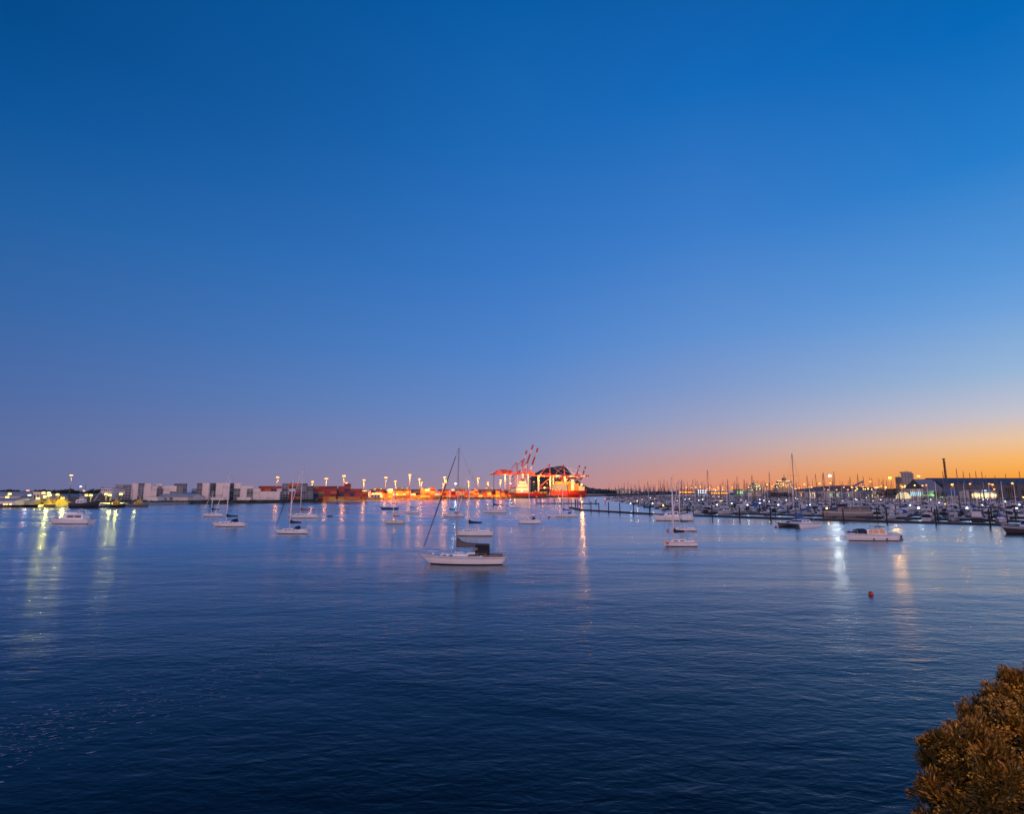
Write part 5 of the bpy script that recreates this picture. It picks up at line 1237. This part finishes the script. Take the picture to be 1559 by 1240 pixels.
# gantry
D = 850; a, b = W(1299, 741, D), W(1313.5, 733.5, D); o = thing('conveyor', 'sloping grey conveyor gantry on two trestles above the marina masts', 'conveyor', (a.x, D, GZ))
MB().beam((0, 0, a.z - GZ), (b.x - a.x, 0, b.z - GZ), 2.6, 0, 2.2).build('gallery', roofg, o)
for f in (.35, .95):
    x = (b.x - a.x) * f; z = a.z + (b.z - a.z) * f - GZ - 1
    MB().beam((x - 1.5, 0, 0), (x, 0, z), .5).beam((x + 1.5, 0, 0), (x, 0, z), .5).build('trestle', steel, o)
building('grey works building with pyramid tower roof behind the pavilion', 1394, 1406, 731, 800, 14, conc, roofp, rtype='hip', rh=.6)
building('long orange-lit wharf shed at the harbour mouth, left of the factory ship', 1034, 1075, 747.5, 1650, 40, paint('orange light painted cladding', (.6, .3, .08)), roofg, 1, 10, g_sod, wfill=.7, base=2)  # orange lamplight put into the wall's base colour
building('low orange-lit wharf shed directly left of the lit factory ship', 1082, 1110, 749, 1250, 30, paint('orange light painted cladding', (.6, .3, .08)), roofg, 1, 8, g_sod, wfill=.7)  # same wall colour with the orange lamplight painted in
building('pale lit terminal hall with cool lights by the orange wharf shed', 1062, 1076, 745.8, 1500, 30, wallw, roofp, 2, 5, g_cool, wfill=.5)
building('green-lit tank house between the two lit ships and the wharf sheds', 1121, 1131, 745.5, 1000, 14, paint('green cladding', (.25, .4, .2)), roofg, 1, 4, g_grn, wfill=.6)
for i, (pl, pr, pt) in enumerate(((939.5, 943, 746), (944, 946.5, 745), (947, 951.5, 743.8), (952, 955.5, 746), (956.5, 960, 745.5), (963, 966, 747), (970, 972.5, 747))):
    building(f'pale seaside apartment block among the pines, {ordw(i + 1)} from the mountain side', pl, pr, pt, 1770, 14, wallc if i % 2 else wallw, roofp, 5, 3, glass, base=2., group='apartment blocks on the far shore', winlit=.12, name='apartment_block')
# factory ship and second lit ship at the right-hand wharf
def litship(label, pl, pr, yw, tops, D, mats, lamps, mastpx=None, group='lit ships at the right-hand wharf'):
    c = W((pl + pr) / 2, yw, D); o = thing('factory_ship', label, 'ship', (c.x, D, 0), 0, group)
    L2, F2, z2 = shiphull(o, pl, pr, D, yw - 6.5, yw, 1, mats, 16)
    for (a, b, t, bt, dep) in tops: shipbox(o, a, b, t, bt, D, dep, conc, 'deckhouse')
    if mastpx:
        a = W(mastpx[0], mastpx[1], D); MB().tube((a.x - o.location.x, 0, F2), (a.x - o.location.x, 0, a.z), .7, .35, 8).beam((a.x - o.location.x - 2.2, 0, a.z - 5), (a.x - o.location.x + 2.2, 0, a.z - 5), .6).build('mast', mastd, o)
        shipbox(o, mastpx[0] - 2.2, mastpx[0] + 2.2, mastpx[1] + 5, mastpx[1] + 9, D, 5, mastd, 'funnel')
    for px, py, g_, r in lamps: lampkids(o, [(px, py)], D - 9, g_, r)
    return o
D = 760
lam = [(1184 + k * 1.5, 732.8, g_warm, .45) for k in range(5)] + [(1197 + k * 1.5, 732.8, g_warm, .45) for k in range(4)]
rl = random.Random(5)
lam += [(1181 + rl.uniform(0, 27), rl.choice((737, 739.5, 741.5, 743.5)) + rl.uniform(-.5, .5), rl.choice((g_sod, g_sod, g_warm, g_yel)), .6) for _ in range(26)]
litship('large factory ship crowned with rows of warm lamps and a dark mast', 1172, 1210, 757, ((1180, 1208, 744, 751.5, 13), (1182, 1206, 738, 744, 12), (1184, 1203, 733, 738, 10)), D, (darkhull, darkhull, bootred), lam, (1193.5, 723))
for px, py, pw in ((1186, 731, 16000), (1200, 731, 16000), (1178, 740, 15000), (1206, 741, 12000)): qlight(px, py, D - 16, pw * .14, (1, .52, .14))
lam = [(1138 + rl.uniform(0, 20), 737.5 + rl.uniform(0, 12), rl.choice((g_sod, g_warm, g_yel, g_cool, g_grn)), .55) for _ in range(24)]
litship('white ship spangled with green and white lamps left of the factory ship', 1134, 1162, 757, ((1139, 1158, 743, 751, 12), (1143, 1154, 739, 743, 10)), 800, (wallw, wallw, bootred), lam, (1147.5, 731))
qlight(1143, 738, 780, 1400, (.8, 1, .6)); qlight(1153, 742, 780, 1400, (1, .8, .5))
RL = [(1080.5, 743, 1150, SOD), (1100.5, 742.3, 1100, SOD), (1114.5, 742, 1050, SOD), (1152.5, 738, 900, SOD), (1167.5, 738, 800, SOD), (1175, 740.5, 780, SOD), (1178.5, 737.8, 900, SOD), (1211, 744, 640, SOD), (1224.5, 737.5, 650, SOD), (1235, 741.8, 640, SOD), (1247.3, 736.3, 620, SOD), (1263.5, 735.5, 600, SOD), (1296, 741.5, 720, SOD), (1303.5, 742.3, 760, SOD), (1313.5, 741.4, 730, SOD), (1324.5, 733.3, 560, SOD), (1334.5, 742.6, 760, WARM), (1341.5, 740.3, 740, SOD), (1346, 742, 740, SOD), (1354, 728, 520, (1, .42, .06)), (1371, 740, 700, SOD), (1374, 741.6, 690, WARM), (1392.5, 739, 700, YEL), (1398, 724.8, 690, YEL), (1404, 739.5, 690, SOD), (1409.5, 738.8, 690, SOD), (1449, 738, 600, (1, .40, .06)), (1476.5, 737, 600, (1, .5, .2)), (1505.5, 736.8, 590, SOD), (1510.5, 738, 590, SOD), (1513.5, 745, 580, SOD), (1540.5, 736, 560, (1, .5, .25)), (1557, 757, 560, WARM)]
rq = random.Random(21)
for k in range(44):
    px = rq.uniform(1036, 1352); RL.append((px, 743.8 + rq.uniform(-2.2, 3.0), 1250 - (px - 1036) * 1.75 + rq.uniform(-60, 60), rq.choice((SOD, SOD, SOD, WARM, YEL))))
RL.sort()
for i, (px, py, D, c) in enumerate(RL):
    lampmast(f'{"yellow" if c == YEL else "warm" if c == WARM else "orange"} street lamp on the shore behind the marina, {ordw(i + 1)} from the left', px, py, D, c, g_yel if c == YEL else g_warm if c == WARM else g_sod, 12000 if px == 1354 else 3500 if px in (1449, 1167.5) else 900, beam=2500, ls=1.7, group='street lamps behind the marina', hw=3.6 if px == 1398 else (2.6 if px in (1354, 1449) else 1.9), r=.14, polem=mastd, name='street_lamp')
for i, (px, py, D, h, w) in enumerate(sorted(((1338, 748, 640, 11, 12), (1348, 746, 650, 13, 14), (1356, 744.6, 630, 12, 14), (1364, 743.6, 640, 13, 12), (1376, 745.5, 660, 11, 12), (1476, 737, 600, 19, 7), (1426, 749, 600, 9, 10), (1534, 733.5, 560, 23, 9), (1541, 739, 555, 14, 16), (1524, 747, 560, 9, 10), (1437, 748.5, 600, 10, 9), (1558, 745, 560, 12, 14)))):
    tree(f'dark tree on the shore behind the marina, {ordw(i + 1)} from the left among these', px, py, D, h, w, n=30)
for i in range(14):
    px = 1215 + i * 9.5 + random.uniform(-2, 2); D = random.uniform(640, 760)
    building(f'low pale shed behind the marina berths, {ordw(i + 1)} counted from the factory ship', px, px + random.uniform(5, 8.5), random.uniform(747.5, 750.5), D, 12, random.choice((wallw, wallc, concd, conc)), random.choice((roofg, roofp)), 1, 4, glass, random.choice(('flat', 'gable')), group='low sheds behind the marina', winlit=.3, win2=random.choice((g_win, g_sod, g_grn)))

# ------------------------------------------------------------------ pohutukawa tree at the bank below the camera, and the street lamp that lights it
bk = MB(); pts = [(2.0, -6), (2.6, 3), (4.2, 7), (7, 11), (30, 16), (30, -6)]
bk.prism(pts, -1, 2.2, 0); kind(bk.build('near_bank', bankm), 'structure')
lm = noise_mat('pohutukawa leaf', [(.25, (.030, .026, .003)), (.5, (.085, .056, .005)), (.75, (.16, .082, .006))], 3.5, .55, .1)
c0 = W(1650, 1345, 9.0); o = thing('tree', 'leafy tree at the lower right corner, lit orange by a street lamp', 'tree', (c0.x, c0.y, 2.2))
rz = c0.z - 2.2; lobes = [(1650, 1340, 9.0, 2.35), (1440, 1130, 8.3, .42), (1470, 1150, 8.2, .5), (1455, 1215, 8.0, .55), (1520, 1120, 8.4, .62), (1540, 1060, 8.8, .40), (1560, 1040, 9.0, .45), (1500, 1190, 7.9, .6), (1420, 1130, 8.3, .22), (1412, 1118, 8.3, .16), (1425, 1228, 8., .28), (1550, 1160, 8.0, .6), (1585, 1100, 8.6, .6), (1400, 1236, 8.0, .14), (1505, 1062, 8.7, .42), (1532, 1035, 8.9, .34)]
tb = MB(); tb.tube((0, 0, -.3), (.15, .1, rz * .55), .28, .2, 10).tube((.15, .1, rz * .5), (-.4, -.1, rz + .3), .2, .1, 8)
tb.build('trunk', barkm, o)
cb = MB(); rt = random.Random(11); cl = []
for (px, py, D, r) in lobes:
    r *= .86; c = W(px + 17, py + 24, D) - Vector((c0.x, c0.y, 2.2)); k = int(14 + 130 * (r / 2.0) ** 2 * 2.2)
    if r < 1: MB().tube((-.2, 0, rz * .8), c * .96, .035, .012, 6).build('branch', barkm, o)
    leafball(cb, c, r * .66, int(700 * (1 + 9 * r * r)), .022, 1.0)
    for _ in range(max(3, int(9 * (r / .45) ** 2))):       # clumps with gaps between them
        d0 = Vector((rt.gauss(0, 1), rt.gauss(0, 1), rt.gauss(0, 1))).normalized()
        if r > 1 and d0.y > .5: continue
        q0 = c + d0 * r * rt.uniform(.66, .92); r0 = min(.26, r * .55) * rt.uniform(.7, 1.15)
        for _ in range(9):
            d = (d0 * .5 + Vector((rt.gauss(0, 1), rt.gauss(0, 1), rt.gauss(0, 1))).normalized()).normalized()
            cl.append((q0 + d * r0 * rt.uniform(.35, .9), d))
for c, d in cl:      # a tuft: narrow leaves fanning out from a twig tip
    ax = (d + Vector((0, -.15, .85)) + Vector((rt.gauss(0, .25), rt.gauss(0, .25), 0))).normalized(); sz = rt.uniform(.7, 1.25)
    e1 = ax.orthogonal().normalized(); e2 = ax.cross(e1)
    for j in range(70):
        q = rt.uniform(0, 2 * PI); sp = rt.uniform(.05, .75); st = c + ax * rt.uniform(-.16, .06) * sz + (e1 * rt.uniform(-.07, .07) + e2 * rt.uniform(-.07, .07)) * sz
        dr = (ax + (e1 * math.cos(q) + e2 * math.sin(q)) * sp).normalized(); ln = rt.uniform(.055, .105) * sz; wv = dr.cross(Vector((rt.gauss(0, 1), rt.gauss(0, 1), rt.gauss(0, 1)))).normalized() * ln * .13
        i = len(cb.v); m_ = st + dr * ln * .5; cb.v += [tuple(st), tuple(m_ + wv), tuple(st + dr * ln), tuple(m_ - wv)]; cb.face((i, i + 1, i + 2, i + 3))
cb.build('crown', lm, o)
sl = thing('street_lamp', 'orange street lamp on the bank beside the viewpoint', 'street lamp', (11.5, .6, 2.2))
MB().tube((0, 0, -.3), (0, 0, 15.4), .1, .07, 8).build('pole', steel, sl); MB().tube((0, 0, 15.3), (-2.4, 1.6, 15.9), .05, .04, 6).build('arm', steel, sl); MB().box((-2.7, 1.8, 15.9), (.6, .4, .14)).build('lamp_head', g_sod, sl)
light((8.6, 2.3, 17.7), 9000, (1., .44, .08), .12)

# ------------------------------------------------------------------ render
sc.render.engine = 'CYCLES'
sc.view_settings.view_transform = 'Standard'; sc.view_settings.look = 'None'; sc.view_settings.exposure = 0; sc.view_settings.gamma = 1
sc.cycles.use_denoising = True
try: sc.cycles.denoiser = 'OPENIMAGEDENOISE'
except Exception: pass
sc.cycles.sample_clamp_indirect = 12
sc.cycles.max_bounces = 6; sc.cycles.use_light_tree = True
print('containers', NCONT[0], 'berths', len(cand))
